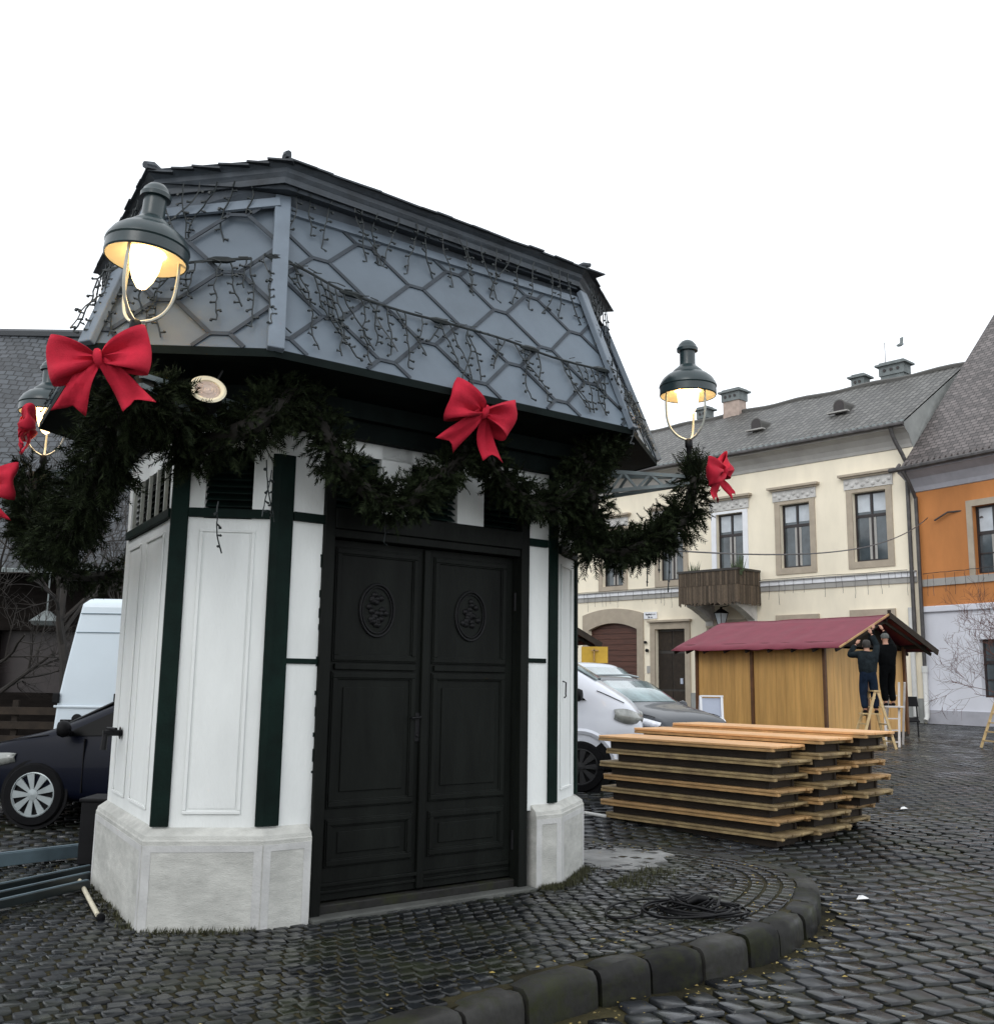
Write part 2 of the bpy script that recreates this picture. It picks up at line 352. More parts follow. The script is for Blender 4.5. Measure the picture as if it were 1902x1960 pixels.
def stone(m, cx, cy, z, a, b, ang, full=True):
    h = .022; rings = [(1, -h), (.98, -.005), (.90, 0)] if full else [(1, -h), (.86, 0)]
    jit = [rnd.uniform(.88, 1.05) for _ in range(8)]; tx, ty = rnd.uniform(-.014, .014), rnd.uniform(-.014, .014)
    pts = [(-1, -.78), (-.80, -1), (.80, -1), (1, -.78), (1, .78), (.80, 1), (-.80, 1), (-1, .78)] if full else [(-1, -1), (1, -1), (1, 1), (-1, 1)]
    k = len(pts); ca, sa = cos(ang), sin(ang); vs = []
    dz = rnd.uniform(-.005, .004)
    for s_, zz in rings:
        for q, (u, v) in enumerate(pts):
            X = u*a/2*s_*jit[q]; Y = v*b/2*s_*jit[q]
            vs.append((cx+X*ca-Y*sa, cy+X*sa+Y*ca, z+zz+dz+(X*tx+Y*ty if zz > -h else 0)))
    fs = [(i*k+j, i*k+(j+1) % k, (i+1)*k+(j+1) % k, (i+1)*k+j) for i in range(len(rings)-1) for j in range(k)]
    fs.append(tuple(range((len(rings)-1)*k, len(rings)*k))); m.add(vs, fs)
# pavement cobbles in rows parallel to the doors, arcs along the kerb
m = MB(); th = atan2(1.54, 1.97); ca, sa = cos(th), sin(th); sp = .114
KIN = [(x, y) for x, y in KO]
for i in range(-60, 90):
    for j in range(-60, 60):
        u = i*sp+(j % 2)*sp*.5+rnd.uniform(-.008, .008); v = j*sp*.92
        x, y = -1+u*ca-v*sa, 6+u*sa+v*ca
        if x < -5.6 or x > 2.7 or y > 11 or abs(x) > .56*y+.2: continue
        if not inside((x, y), ISL2) or inside((x, y), KIN): continue
        d = edged((x, y), ISL2)
        if d < .2 or (x > .7 and y > 6.2 and d < .62): continue
        stone(m, x, y, rnd.uniform(-.004, .002), sp*rnd.uniform(.74, .90), sp*rnd.uniform(.70, .84), th+rnd.uniform(-.2, .2))
def offset_ring(poly, d):
    out = []; n = len(poly)
    for i in range(n):
        a = Vector(poly[i-1]); b = Vector(poly[(i+1) % n]); t = (b-a).normalized(); out.append((poly[i][0]-t.y*d, poly[i][1]+t.x*d))
    return out
for k in range(4):
    ring = offset_ring(ISL2, .235+k*.118); acc = 0
    for i in range(len(ring)):
        a = Vector(ring[i]); b = Vector(ring[(i+1) % len(ring)]); L = (b-a).length
        while acc < L:
            p = a+(b-a)*acc/L
            if p.x > .7 and p.y > 6.2: stone(m, p.x, p.y, 0, .118, .095, atan2(b.y-a.y, b.x-a.x)+rnd.uniform(-.06, .06))
            acc += .128
        acc -= L
tag(m.build('pavement_cobbles', 'cob_isl', base=(0, 0, 0), smooth=50), kind='structure')
# road cobbles
m = MB(); th = radians(24); ca, sa = cos(th), sin(th); sp = .200
for i in range(-260, 260):
    for j in range(-40, 300):
        u = i*sp+rnd.uniform(-.012, .012)+(j % 2)*sp*.5; v = j*sp
        x, y = u*ca-v*sa, u*sa+v*ca
        if y < 4.0 or y > 40.5 or abs(x) > .53*y+.5 or (y > 27 and (x < 5 or x*.743+y*.669 > 38.8)): continue
        if x < 1 and y > 16: continue
        if inside((x, y), ISL2): continue
        if y < 13 and edged((x, y), ISL2) < .08: continue
        stone(m, x, y, road_z(y)+.006*sin(x*2.1+y)+.006*sin(y*1.7-x), sp*rnd.uniform(.76, .92), sp*rnd.uniform(.78, .90), th+rnd.uniform(-.14, .14), y < 13)
tag(m.build('road_cobbles', 'cob_road', base=(0, 0, 0), smooth=50), kind='structure')
# kerb
m = MB(); ring = ISL2; acc = 0; marks = []
cum = [0]
for i in range(len(ring)): cum.append(cum[-1]+(Vector(ring[(i+1) % len(ring)])-Vector(ring[i])).length)
def rp_(s):
    s %= cum[-1]
    for i in range(len(ring)):
        if cum[i+1] >= s:
            a = Vector(ring[i]); b = Vector(ring[(i+1) % len(ring)]); return a+(b-a)*((s-cum[i])/max(1e-9, cum[i+1]-cum[i])), (b-a).normalized()
s_ = 0
while s_ < cum[-1]-.2:
    L = rnd.uniform(.36, .56); e = s_+L-.03; vs = []; K = 5; w_ = rnd.uniform(.17, .185); dz = rnd.uniform(-.006, .01); do = rnd.uniform(-.008, .008)
    prof = [(-.006, -.26), (0, -.10), (.004, -.05), (.016, -.018), (.04, 0), (w_-.02, .002), (w_, -.01), (w_, -.26)]
    for k in range(K+1):
        p, t = rp_(s_+(e-s_)*k/K); n = Vector((-t.y, t.x)); ed = .022 if k in (0, K) else 0
        for d, z in prof: vs.append((p.x+n.x*(d+do+(ed if d < .05 else 0)), p.y+n.y*(d+do+(ed if d < .05 else 0)), z+dz-(ed if z > -.1 else 0)+(rnd.uniform(-.007, .005))))
    q = len(prof); fs = [(k*q+j, (k+1)*q+j, (k+1)*q+j+1, k*q+j+1) for k in range(K) for j in range(q-1)]+[tuple(range(q)), tuple(reversed(range(K*q, K*q+q)))]
    m.add(vs, fs); s_ += L
tag(m.build('kerb', 'kerbst', base=(0, 0, 0), smooth=40), kind='structure')
# pale cement apron at the right of the kiosk
m = MB(); c0 = Vector((1.15, 9.35))
m.prism([(c0.x+cos(a)*(.42+.08*sin(3*a)+(dr_ := rnd.uniform(-.09, .06))), c0.y+sin(a)*(.62+.1*cos(2*a)+dr_)) for a in [2*pi*i/44 for i in range(44)]], -.02, .002)
tag(m.build('cement_patch', 'cement', base=(0, 0, 0)), kind='structure')
# leaves, weeds
def litter(name, matn, pts, size, kind='stuff', lab=None, cat=None):
    m = MB()
    for x, y, z in pts:
        a = rnd.uniform(0, 6.28); s1 = size*rnd.uniform(.5, 1.2); c1, s2 = cos(a)*s1, sin(a)*s1; h = rnd.uniform(.002, .012)
        m.add([(x-c1, y-s2, z+.004), (x-s2*.5, y+c1*.5, z+h), (x+c1, y+s2, z+.006), (x+s2*.5, y-c1*.5, z+h*.5)], [(0, 1, 2, 3)])
    return tag(m.build(name, matn, base=(0, 0, 0)), lab, cat, kind='stuff')
pts = []
for i in range(1500):
    s = rnd.uniform(0, cum[-1]); p, t = rp_(s); n = Vector((-t.y, t.x)); d = -abs(rnd.gauss(0, .22))-.02
    if rnd.random() < .3: d = rnd.uniform(.19, .6)
    x, y = p.x+n.x*d, p.y+n.y*d
    if 0 < x or rnd.random() < .3: pts.append((x, y, (0 if d > 0 else road_z(y))))
for i in range(260):
    x, y = rnd.uniform(0, 6), rnd.uniform(4.5, 12)
    if not inside((x, y), ISL2): pts.append((x, y, road_z(y)))
litter('fallen_leaves', 'leaf', pts, .016, lab='small yellow and brown leaves scattered on the wet cobbles along the kerb', cat='leaves')
pts = []; m = MB()
for i in range(3200):
    k = rnd.randrange(5)
    if k == 0: e0, e1 = Vector(KO[2]), Vector(KO[3])
    elif k == 1: e0, e1 = Vector((.35, 7.99)), Vector(KO[2])
    elif k == 2: e0, e1 = Vector(KO[0]), Vector(KO[1])
    elif k == 3: e0, e1 = Vector(KO[7]), Vector(KO[0])
    else: e0, e1 = Vector((.85, 8.1)), Vector((1.3, 8.9))
    d = (e1-e0); n = Vector((d.y, -d.x)).normalized(); p = e0+d*rnd.random()+n*abs(rnd.gauss(0, .05 if k < 4 else .16))+n*.005
    if k in (2, 3) and rnd.random() < .6: continue
    h = rnd.uniform(.008, .04)*(1.3 if k in (0, 4) else 1); a = rnd.uniform(0, 6.28); w_ = .005
    m.add([(p.x-w_*cos(a), p.y-w_*sin(a), -.01), (p.x+w_*cos(a), p.y+w_*sin(a), -.01), (p.x+rnd.uniform(-.02, .02), p.y+rnd.uniform(-.02, .02), h)], [(0, 1, 2)])
tag(m.build('weeds', 'weed', base=(0, 0, 0)), 'low brown and green weeds growing at the foot of the kiosk', 'weeds', kind='stuff')
for (px, py, zz, lab) in [(1651, 1716, -.13, 'white scrap of paper on the road cobbles right of the kerb bend'), (1731, 1560, -.05, 'white scrap of litter on the road beyond the paper scrap, right of the decks')]:
    p = gp(px, py, zz); p.z = road_z(p.y)+.006; m = MB(); m.add([p+Vector(v) for v in [(-.06, -.02, 0), (.03, -.035, .01), (.055, .02, .004), (-.02, .04, .02)]]+[p+Vector((0, 0, .03))], [(0, 1, 4), (1, 2, 4), (2, 3, 4), (3, 0, 4), (3, 2, 1, 0)])
    tag(m.build('paper_scrap', 'paper'), lab, 'litter')

# ------------------------------------------------------------------ kiosk
O = [Vector(p) for p in KO]
def miter(i, P=O):
    p, q, r = P[i-1], P[i], P[(i+1) % 8]; a = (q-p).normalized(); b = (r-q).normalized()
    na = Vector((a.y, -a.x)); nb = Vector((b.y, -b.x)); mm = na+nb; return mm/mm.dot(na)
MI = [miter(i) for i in range(8)]
def ring_off(w, over=None):
    R = [O[i]+MI[i]*w for i in range(8)]
    for k, v in (over or {}).items(): R[k] = Vector(v)
    return R
def ring_mb(levels, m=None, cap0=True, cap1=True, faces=range(8)):
    m = m or MB(); vs = []
    for R, z in levels: vs += [(p.x, p.y, z[q] if hasattr(z, '__len__') else z) for q, p in enumerate(R)]
    fs = []
    for k in range(len(levels)-1):
        for i in faces: j = (i+1) % 8; fs.append((k*8+i, k*8+j, (k+1)*8+j, (k+1)*8+i))
    if cap0: fs.append(tuple(reversed(range(8))))
    if cap1: fs.append(tuple(range((len(levels)-1)*8, len(levels)*8)))
    m.add(vs, fs); return m
kz = empty('kiosk', (-1.115, 8.4, 0), 'octagonal white kiosk with dark green double doors and grey lattice-patterned mansard roof', 'kiosk')
WR = ring_off(-.07)
def fl(i, s, z, off=0):
    a, b = WR[i], WR[(i+1) % 8]; d = (b-a).normalized(); n = Vector((d.y, -d.x)); p = a+d*s+n*off; return Vector((p.x, p.y, z))
def flen(i): return (WR[(i+1) % 8]-WR[i]).length
def slab(m, i, s0, s1, z0, z1, o0, o1):
    m.obox(fl(i, s0, z0, o0), fl(i, s1, z0, o0)-fl(i, s0, z0, o0), fl(i, s0, z0, o1)-fl(i, s0, z0, o0), (0, 0, z1-z0)); return m
Lf = flen(1); DL, DR = .36, 2.14
# plinth in stone blocks: all faces, open at the doors
def plinth_seg(m, i, s0, s1):
    h = .585
    a, b = O[i], O[(i+1) % 8]; d = (b-a).normalized(); n = Vector((d.y, -d.x)); L = (b-a).length
    t0 = s0; t1 = L if s1 is None else s1
    p = [a+d*t0, a+d*t1]; mi0 = -MI[i] if t0 == 0 else -n; mi1 = -MI[(i+1) % 8] if s1 is None else -n
    prof = [(0, -.05), (0, h-.06), (.006, h-.052), (.012, h-.03), (.035, h-.012), (.07, h+.015), (.12, h+.02), (.16, h+.02), (.16, -.05)]
    vs = []
    for q, mi in zip(p, (mi0, mi1)):
        for o_, z in prof: vs.append((q.x+mi.x*o_, q.y+mi.y*o_, z))
    k = len(prof); m.add(vs, [(j, k+j, k+j+1, j+1) for j in range(k-1)]+[tuple(range(k)), tuple(reversed(range(k, 2*k)))])
m = MB()
for i in (0, 2, 3, 4, 5, 6, 7): plinth_seg(m, i, 0, None)
plinth_seg(m, 1, 0, .34); plinth_seg(m, 1, 2.24, None)
pl = m.build('plinth', 'stone', kz)
m = MB()   # smooth margins cut on the plinth faces
def margin(i, s0, s1, z0, z1):
    a, b = O[i], O[(i+1) % 8]; d = (b-a).normalized(); n = Vector((d.y, -d.x)); q = a+d*s0+n*(-.002)
    m.obox((q.x, q.y, z0), (d*(s1-s0)).to_3d(), (n*.005).to_3d(), (0, 0, z1-z0))
L7 = (O[0]-O[7]).length
for i, a0, a1 in ((0, 0, .735), (1, 0, .34), (1, 2.24, 2.5), (2, 0, .746), (7, 0, L7), (3, 0, 1.6)):
    margin(i, a0+.004, a0+.055, -.02, .50); margin(i, a1-.055, a1-.004, -.02, .50); margin(i, a0+.055, a1-.055, .46, .50); m.build('plinth_margin', 'stone_edge', pl); m = MB()
# walls
m = MB()
for i in (0, 2, 3, 4, 5, 6, 7): slab(m, i, 0 if i else 0, flen(i), .56, 2.57, -.16, 0)
slab(m, 1, 0, DL, .56, 2.57, -.16, 0); slab(m, 1, DR, Lf, .56, 2.57, -.16, 0)
wl = m.build('wall', 'plaster', kz)
m = MB()   # upper band: solid where no vent
def up(i, s0, s1, z0=2.57, z1=3.5): slab(m, i, s0, s1, z0, z1, -.16, 0.0)
up(1, 0, .40); up(1, .79, 1.05, 2.70); up(1, 1.47, 1.72, 2.70); up(1, 2.14, Lf); up(1, .40, 2.14, 3.10)
up(0, 0, .19); up(0, .50, flen(0)); up(0, .19, .50, 3.05)
up(2, 0, .19); up(2, .50, flen(2)); up(2, .19, .50, 3.05)
up(7, 0, .12); up(7, 1.42, flen(7)); up(7, .12, 1.42, 2.98)
for i in (3, 4, 5, 6): up(i, 0, flen(i))
m.build('upper_wall', 'plaster', kz)
# framed moulding on the wall panels
m = MB()
def frame(i, s0, s1, z0, z1, w_=.022, o=.012):
    slab(m, i, s0, s1, z0, z0+w_, 0.001, o); slab(m, i, s0, s1, z1-w_, z1, 0.001, o); slab(m, i, s0, s0+w_, z0+w_, z1-w_, 0.001, o); slab(m, i, s1-w_, s1, z0+w_, z1-w_, 0.001, o)
for fa in ((0, .17, .53), (2, .17, .53), (7, .20, .62), (7, .80, 1.35)): m = MB(); frame(*fa, .68, 2.50); m.build('wall_moulding', 'plaster', kz, bevel=.004)
m = MB()
slab(m, 0, .205, .495, .715, 2.465, .001, .005); slab(m, 7, .235, .585, .715, 2.465, .001, .005); slab(m, 7, .835, 1.315, .715, 2.465, .001, .005)
m.build('wall_panel', 'plaster', kz)
# corner posts: L-shaped timbers
def post(i, z1, wa=.095, wb=.095):
    m = MB(); a = WR[i]; d1 = (WR[i]-WR[i-1]).normalized(); d2 = (WR[(i+1) % 8]-WR[i]).normalized(); n1 = Vector((d1.y, -d1.x)); n2 = Vector((d2.y, -d2.x)); mm = MI[i]
    e = .022; m.prism([a-d1*wa+n1*e, a+mm*e, a+d2*wb+n2*e, a+d2*wb-n2*.01, a-mm*.01, a-d1*wa-n1*.01], .605, z1); m.build('corner_post', 'green', kz, bevel=.004)
post(0, 3.35, .012, .092); post(1, 3.02, .045, .105); post(2, 3.3, .075, .02); post(3, 3.3, .05, .05)
for a_ in [(i, .095, flen(i)-.05, 2.575, 2.635, -.02, .03) for i in (0, 2, 3, 7)]+[(1, .108, DL-.02, 2.58, 2.64, -.02, .03), (1, DR+.02, Lf-.1, 2.60, 2.66, -.02, .03), (1, .108, DL-.02, 1.63, 1.665, -.01, .012), (1, DR+.02, Lf-.1, 1.68, 1.715, -.01, .012)]:
    m = MB(); slab(m, *a_); m.build('rail', 'green', kz, bevel=.003)
# peeling paint edges beside the doorway
m = MB(); rr = random.Random(5)
for s0, dr in ((DL-.022, -1), (DR+.022, 1)):
    z = .62
    while z < 2.5:
        h = rr.uniform(.012, .09)
        if rr.random() < .5: slab(m, 1, min(s0, s0+dr*rr.uniform(.002, .009)), max(s0, s0+.004), z, z+h, -.01, .004)
        z += h+rr.uniform(0, .09)
m.build('peeling_edge', 'green', kz)
# door frame, transom, leaves
m = MB(); slab(m, 1, DL-.02, DL+.06, .0, 3.1, -.15, .035); slab(m, 1, DR-.06, DR+.02, .0, 3.1, -.15, .035)
slab(m, 1, DL+.06, DR-.06, 2.56, 2.70, -.15, .04); slab(m, 1, DL+.06, DR-.06, 2.50, 2.56, -.13, .02)
m.build('door_frame', 'door', kz, bevel=.006)
m = MB(); slab(m, 1, DL+.04, DR-.04, -.03, .07, -.22, -.02); m.build('threshold', 'kerbst', kz, bevel=.01); m = MB(); slab(m, 1, DL-.03, DR+.05, -.03, .018, -.01, .11); m.build('door_step', 'step', kz, bevel=.01)
mid = 1.25
for s0, s1, hd in ((DL+.065, mid-.004, 1), (mid+.004, DR-.065, 0)):
    m = MB(); slab(m, 1, s0, s1, .085, 2.495, -.12, -.075)
    leaf = m.build('door_leaf', 'door', kz)
    m = MB()
    def fr(z0, z1, a=.09, w_=.035):
        for k, (o1, ww) in enumerate(((-.056, w_), (-.064, w_+.02))):
            q0, q1 = s0+a-(0 if k else .0), s1-a
            slab(m, 1, q0-ww/2, q1+ww/2, z0-ww/2, z0+ww/2, -.0749+.0002*k, o1); slab(m, 1, q0-ww/2, q1+ww/2, z1-ww/2, z1+ww/2, -.0747+.0002*k, o1)
            slab(m, 1, q0-ww/2, q0+ww/2, z0+ww/2, z1-ww/2, -.0745+.0002*k, o1-.0005); slab(m, 1, q1-ww/2, q1+ww/2, z0+ww/2, z1-ww/2, -.0743+.0002*k, o1-.0005)
    fr(1.68, 2.42); fr(.70, 1.56); fr(.32, .58)
    slab(m, 1, s0+.02, s1-.02, .175, .20, -.0751, -.05); slab(m, 1, s0+.02, s1-.02, .13, .15, -.0751, -.06)
    slab(m, 1, s0+.08, s1-.08, 1.60, 1.64, -.0751, -.052); slab(m, 1, s0+.16, s1-.16, .78, 1.48, -.0751, -.066); slab(m, 1, s0+.16, s1-.16, .38, .52, -.0751, -.066)
    m.build('door_panel', 'door', leaf, bevel=.004)
    m = MB(); cs = (s0+s1)/2
    for rx, rz_, rt in ((.14, .185, .009), (.12, .162, .005)):
        m.tube([fl(1, cs+rx*cos(a), 2.02+rz_*sin(a), -.068) for a in [2*pi*i/36 for i in range(36)]], rt, 6, True)
    for q in range(26):   # carved figure relief in the oval
        a, r_ = rr.uniform(0, 6.28), rr.uniform(0, .1); c = fl(1, cs+r_*.8*cos(a), 2.02+r_*1.2*sin(a), -.07)
        m.lathe([(.001, -.012), (.02, -.006), (.024, 0), (.015, .012), (.001, .014)], c, 8, (0.63, -.77, 0.1))
    m.build('medallion', 'iron', leaf, smooth=50)
    if hd:
        m = MB(); slab(m, 1, mid-.07, mid-.03, 1.10, 1.30, -.0745, -.062); m.tube([fl(1, mid-.05, 1.27, -.06), fl(1, mid-.05, 1.27, -.02), fl(1, mid-.13, 1.265, -.018)], .009, 8)
        m.lathe([(.008, -.003), (.012, 0), (.008, .004)], fl(1, mid-.05, 1.14, -.058), 12, (0.63, -.77, 0)); m.build('door_handle', 'iron', leaf, smooth=40)
m = MB(); slab(m, 1, mid-.03, mid+.03, .085, 2.49, -.0735, -.045); m.build('astragal', 'door', kz, bevel=.01)
for zz in (.35, 2.15):
    for s0 in (DL+.06, DR-.06):
        m = MB(); m.lathe([(.014, -.07), (.014, .07)], fl(1, s0, zz, -.045), 10); m.build('hinge', 'iron', kz, smooth=40)
# vents with slats
def vent(i, s0, s1, z0, z1, bars=0):
    m = MB(); slab(m, i, s0, s1, z0, z1, -.15, -.13); z = z0+.02
    while z < z1-.02:
        m.obox(fl(i, s0, z, -.03), fl(i, s1, z, -.03)-fl(i, s0, z, -.03), fl(i, s0, z+.04, -.09)-fl(i, s0, z, -.03), (0, 0, .008)); z += .045
    v = m.build('vent', 'green', kz)
    if bars:
        for k in range(bars): s = s0+(s1-s0)*(k+.5)/bars; m = MB(); slab(m, i, s-.011, s+.011, z0, z1, -.012, .012); m.build('vent_bar', 'hoop', v)
vent(1, .42, .79, 2.70, 3.14); vent(1, 1.05, 1.47, 2.70, 3.14); vent(1, 1.72, 2.12, 2.70, 3.14)
vent(0, .19, .50, 2.635, 3.05); vent(2, .19, .50, 2.635, 3.05); vent(7, .12, 1.42, 2.635, 2.98, 5)
# dark wall plate and soffit
m = MB(); WT = ring_off(-.06); ring_mb([(WT, 3.20), (ring_off(.03), 3.20), (ring_off(.03), 3.32), (ring_off(.10), 3.32), (ring_off(.10), 3.44)], m, False, False); m.build('wall_plate', 'soffit', kz)
ZE, ZP, ZC, ZT = 3.50, 4.68, 4.84, 4.945
SAG = [-.13, 0, 0, 0, 0, 0, -.08, -.14]
def lz(z): return [z+q for q in SAG]
bE = gp(526, 673, ZE); bP = gp(537, 398, ZP); bC = gp(545, 340, ZC); bT = gp(545, 306, ZT)
E_ = ring_off(.60, {1: (bE.x, bE.y)}); A2 = lambda w_: {0: tuple(O[0]+MI[0]*(w_+.09)), 7: tuple(O[7]+MI[7]*(w_+.07))}
P_ = ring_off(.14, {1: (bP.x, bP.y), **A2(.14)}); e1_ = (E_[2]-E_[1]).normalized(); P_[1] = P_[2]+e1_*(P_[1]-P_[2]).dot(e1_); C_ = ring_off(.12, {1: (bC.x+.012, bC.y+.012)})
T_ = ring_off(.22, {1: (bT.x, bT.y)})
def inset(R, d): c = sum(R, Vector((0, 0)))/8; return [p+(c-p).normalized()*d for p in R]
m = ring_mb([(inset(E_, .004), ZE-.028), (ring_off(-.15), ZE-.07)], None, False, False); m.build('soffit', 'soffit', kz)
for s in range(0):
    m = MB()
    for i in (0, 1, 2, 7):
        a, b = E_[i], E_[(i+1) % 8]; L = (b-a).length; n = int(L/.45)
        for k in range(n+1):
            p = a+(b-a)*(k+.5)/(n+1); d = (b-a).normalized(); q = p+Vector((-d.y, d.x))*.62
            m.beam((p.x, p.y, ZE-.07), (q.x, q.y, ZE-.12), .06, .08)
    m.build('rafter_end', 'soffit', kz)
rf = ring_mb([(E_, ZE+.02), (P_, lz(ZP))], None, False, False).build('roof', 'sheet', kz)
ring_mb([(E_, ZE-.035), (ring_off(.607, {1: (bE.x, bE.y-.007)}), ZE-.035), (ring_off(.607, {1: (bE.x, bE.y-.007)}), ZE+.012), (E_, ZE+.019)], None, False, False).build('eave_board', 'soffit', kz)
ring_mb([(ring_off(.11, A2(.11)), lz(ZP-.02)), (ring_off(.11, {1: (bC.x+.02, bC.y+.02), **A2(.11)}), lz(ZC))], None, False, False).build('frieze', 'frieze', rf)
def rface(i):
    A, B, Cc, D = E_[i], E_[(i+1) % 8], P_[(i+1) % 8], P_[i]
    return Vector((A.x, A.y, ZE+.02)), Vector((B.x, B.y, ZE+.02)), Vector((Cc.x, Cc.y, ZP+SAG[(i+1) % 8])), Vector((D.x, D.y, ZP+SAG[i]))
def rframe(i):
    A, B, C2, D = rface(i); X = (B-A).normalized(); Nn = X.cross(D-A).normalized(); Y = Nn.cross(X)
    if Nn.z < 0: Nn = -Nn
    poly = [((q-A).dot(X), (q-A).dot(Y)) for q in (A, B, C2, D)]
    return A, X, Y, Nn, poly
def clip(p, q, poly):
    t0, t1 = 0., 1.; d = (q[0]-p[0], q[1]-p[1]); n = len(poly)
    for i in range(n):
        a, b = poly[i], poly[(i+1) % n]; ex, ey = b[0]-a[0], b[1]-a[1]; nx_, ny_ = -ey, ex
        num = (p[0]-a[0])*nx_+(p[1]-a[1])*ny_; den = d[0]*nx_+d[1]*ny_
        if abs(den) < 1e-9:
            if num < 0: return None
        else:
            t = -num/den
            if den > 0: t0 = max(t0, t)
            else: t1 = min(t1, t)
    if t0 >= t1: return None
    return (p[0]+d[0]*t0, p[1]+d[1]*t0), (p[0]+d[0]*t1, p[1]+d[1]*t1)
# lattice ribs
m = MB(); m2 = MB()
for i in (7, 0, 1, 2, 3):
    A, X, Y, Nn, poly = rframe(i); W3 = lambda u, v, o: A+X*u+Y*v+Nn*o
    Lx = poly[1][0]; Hh = poly[2][1]; px = Lx/round(Lx/.72) if Lx > 1.6 else .72; py = .50; sgn = 1
    for k in range(-4, 9):
        for j in range(-2, 5):
            for par in (0, 1):
                cx, cy = (k+.5*par)*px+.05, (j+.5*par)*py+.1; hh = .06
                for a, b in (((cx-hh, cy+.0), (cx+hh, cy-.0)), ((cx+hh, cy), (cx+px/2-hh, cy+py/2)), ((cx+hh, cy), (cx+px/2-hh, cy-py/2))):
                    c = clip(a, b, poly)
                    if not c: continue
                    (u0, v0), (u1, v1) = c
                    if hypot(u1-u0, v1-v0) < .03: continue
                    m.beam(W3(u0, v0, .006), W3(u1, v1, .006), .027, .007+.001*par, Nn)
    m2.beam(W3(poly[3][0], poly[3][1]-.03, .012), W3(poly[2][0], Hh-.03, .012), .075, .02, Nn)
m.build('lattice_rib', 'rib', rf); m2.build('top_flashing', 'sheet_light', rf)
for i in (0, 1, 2, 3):
    m = MB(); e, p_ = E_[i], P_[i]; a = Vector((e.x, e.y, ZE+.0)); b = Vector((p_.x, p_.y, ZP+.05+SAG[i])); n = MI[i].to_3d().normalized()
    nn = (n*(ZP-ZE)+Vector((0, 0, 1))*(e-p_).length).normalized(); m.beam(a+nn*.02, b+nn*.02, .105, .05, nn); m.build('hip_strip', 'sheet_light', rf, bevel=.008)
cor = ring_mb([(C_, ZC-.04), (ring_off(.14, {1: (bC.x-.01, bC.y-.01)}), ZC-.04), (ring_off(.14), ZC+.0), (ring_off(.16), ZC+.03), (ring_off(.16), ZC+.06), (ring_off(.20), ZC+.09), (ring_off(.21), ZT), (ring_off(.1), ZT+.01)], None, False, True)
# place the front-left corner of every moulding ring where it stands
for k in range(8):
    x, y, z = cor.v[k*8+1]; o_ = (0, .015, .02, .035, .035, .06, .07, -.02)[k]; dirv = MI[1]*o_; cor.v[k*8+1] = (bC.x+dirv.x, bC.y+dirv.y, z)
for k in range(8):
    for q in (0, 6, 7):
        x, y, z = cor.v[k*8+q]; e9 = MI[q]*(.09 if q != 6 else 0); cor.v[k*8+q] = (x+e9.x, y+e9.y, z+SAG[q])
cor.build('cornice', 'cornice', rf)
RT = [Vector(v[:2]) for v in cor.v[6*8:7*8]]
m = MB(); rr = random.Random(9)   # ragged slates on top edge
for i in (7, 0, 1, 2, 3):
    a, b = RT[i], RT[(i+1) % 8]; d = (b-a).normalized(); n = Vector((d.y, -d.x)); L = (b-a).length; s = 0
    while s < L:
        w_ = rr.uniform(.14, .24); p = a+d*s+n*rr.uniform(.015, .03); z = ZT+rr.uniform(-.018, -.008)+SAG[i]*(1-s/L)+SAG[(i+1) % 8]*s/L
        m.obox((p.x, p.y, z), (d*w_).to_3d()+Vector((0, 0, rr.uniform(-.006, .006))), Vector((-n.x*.12, -n.y*.12, .006)), (0, 0, .012)); s += w_*.93
m.build('slate', 'slate', rf)
m = MB()
ring_mb([([p.lerp(Vector((-1.115, 8.4)), .02) for p in RT], ZT-.20), ([p.lerp(Vector((-1.115, 8.4)), .9) for p in RT], ZT-.10)], m, False, True).build('top_roof', 'slate', rf)
for i, sz in ((1, .62), (0, .7), (2, .5)):
    p = RT[i]; m = MB(); d = -MI[i].normalized(); a = Vector((p.x, p.y, ZT+.02+SAG[i]))-d.to_3d()*.03; m.tube([a, a+d.to_3d()*.06+Vector((0, 0, .015)), a+d.to_3d()*.16+Vector((0, 0, .0))], [.035*sz, .05*sz, .04*sz], 7); m.build('ridge_tile', 'slate', rf)
m = MB(); p = fl(7, .41, 1.12, .0); n7 = Vector((-.856, -.517, 0))
m.tube([p, p+n7*.14], .022, 8); m.tube([p+n7*.02, p+n7*.022], .045, 10); m.tube([p+n7*.12+Vector((-.0, 0, .02)), p+n7*.13+Vector((0, 0, -.12))], [.02, .024], 8); m.tube([p+n7*.08+Vector((.05, -.05, .03)), p+n7*.08+Vector((-.05, .05, .03))], .012, 6)
m.build('water_tap', 'iron', kz, smooth=40)
m = MB(); h = [fl(2, .22, 1.54, .012), fl(2, .25, 1.53, .03), fl(2, .24, 1.44, .03), fl(2, .25, 1.42, .03), fl(2, .20, 1.41, .03)]; m.tube(h, .006, 6); m.build('door_hook', 'iron', kz)

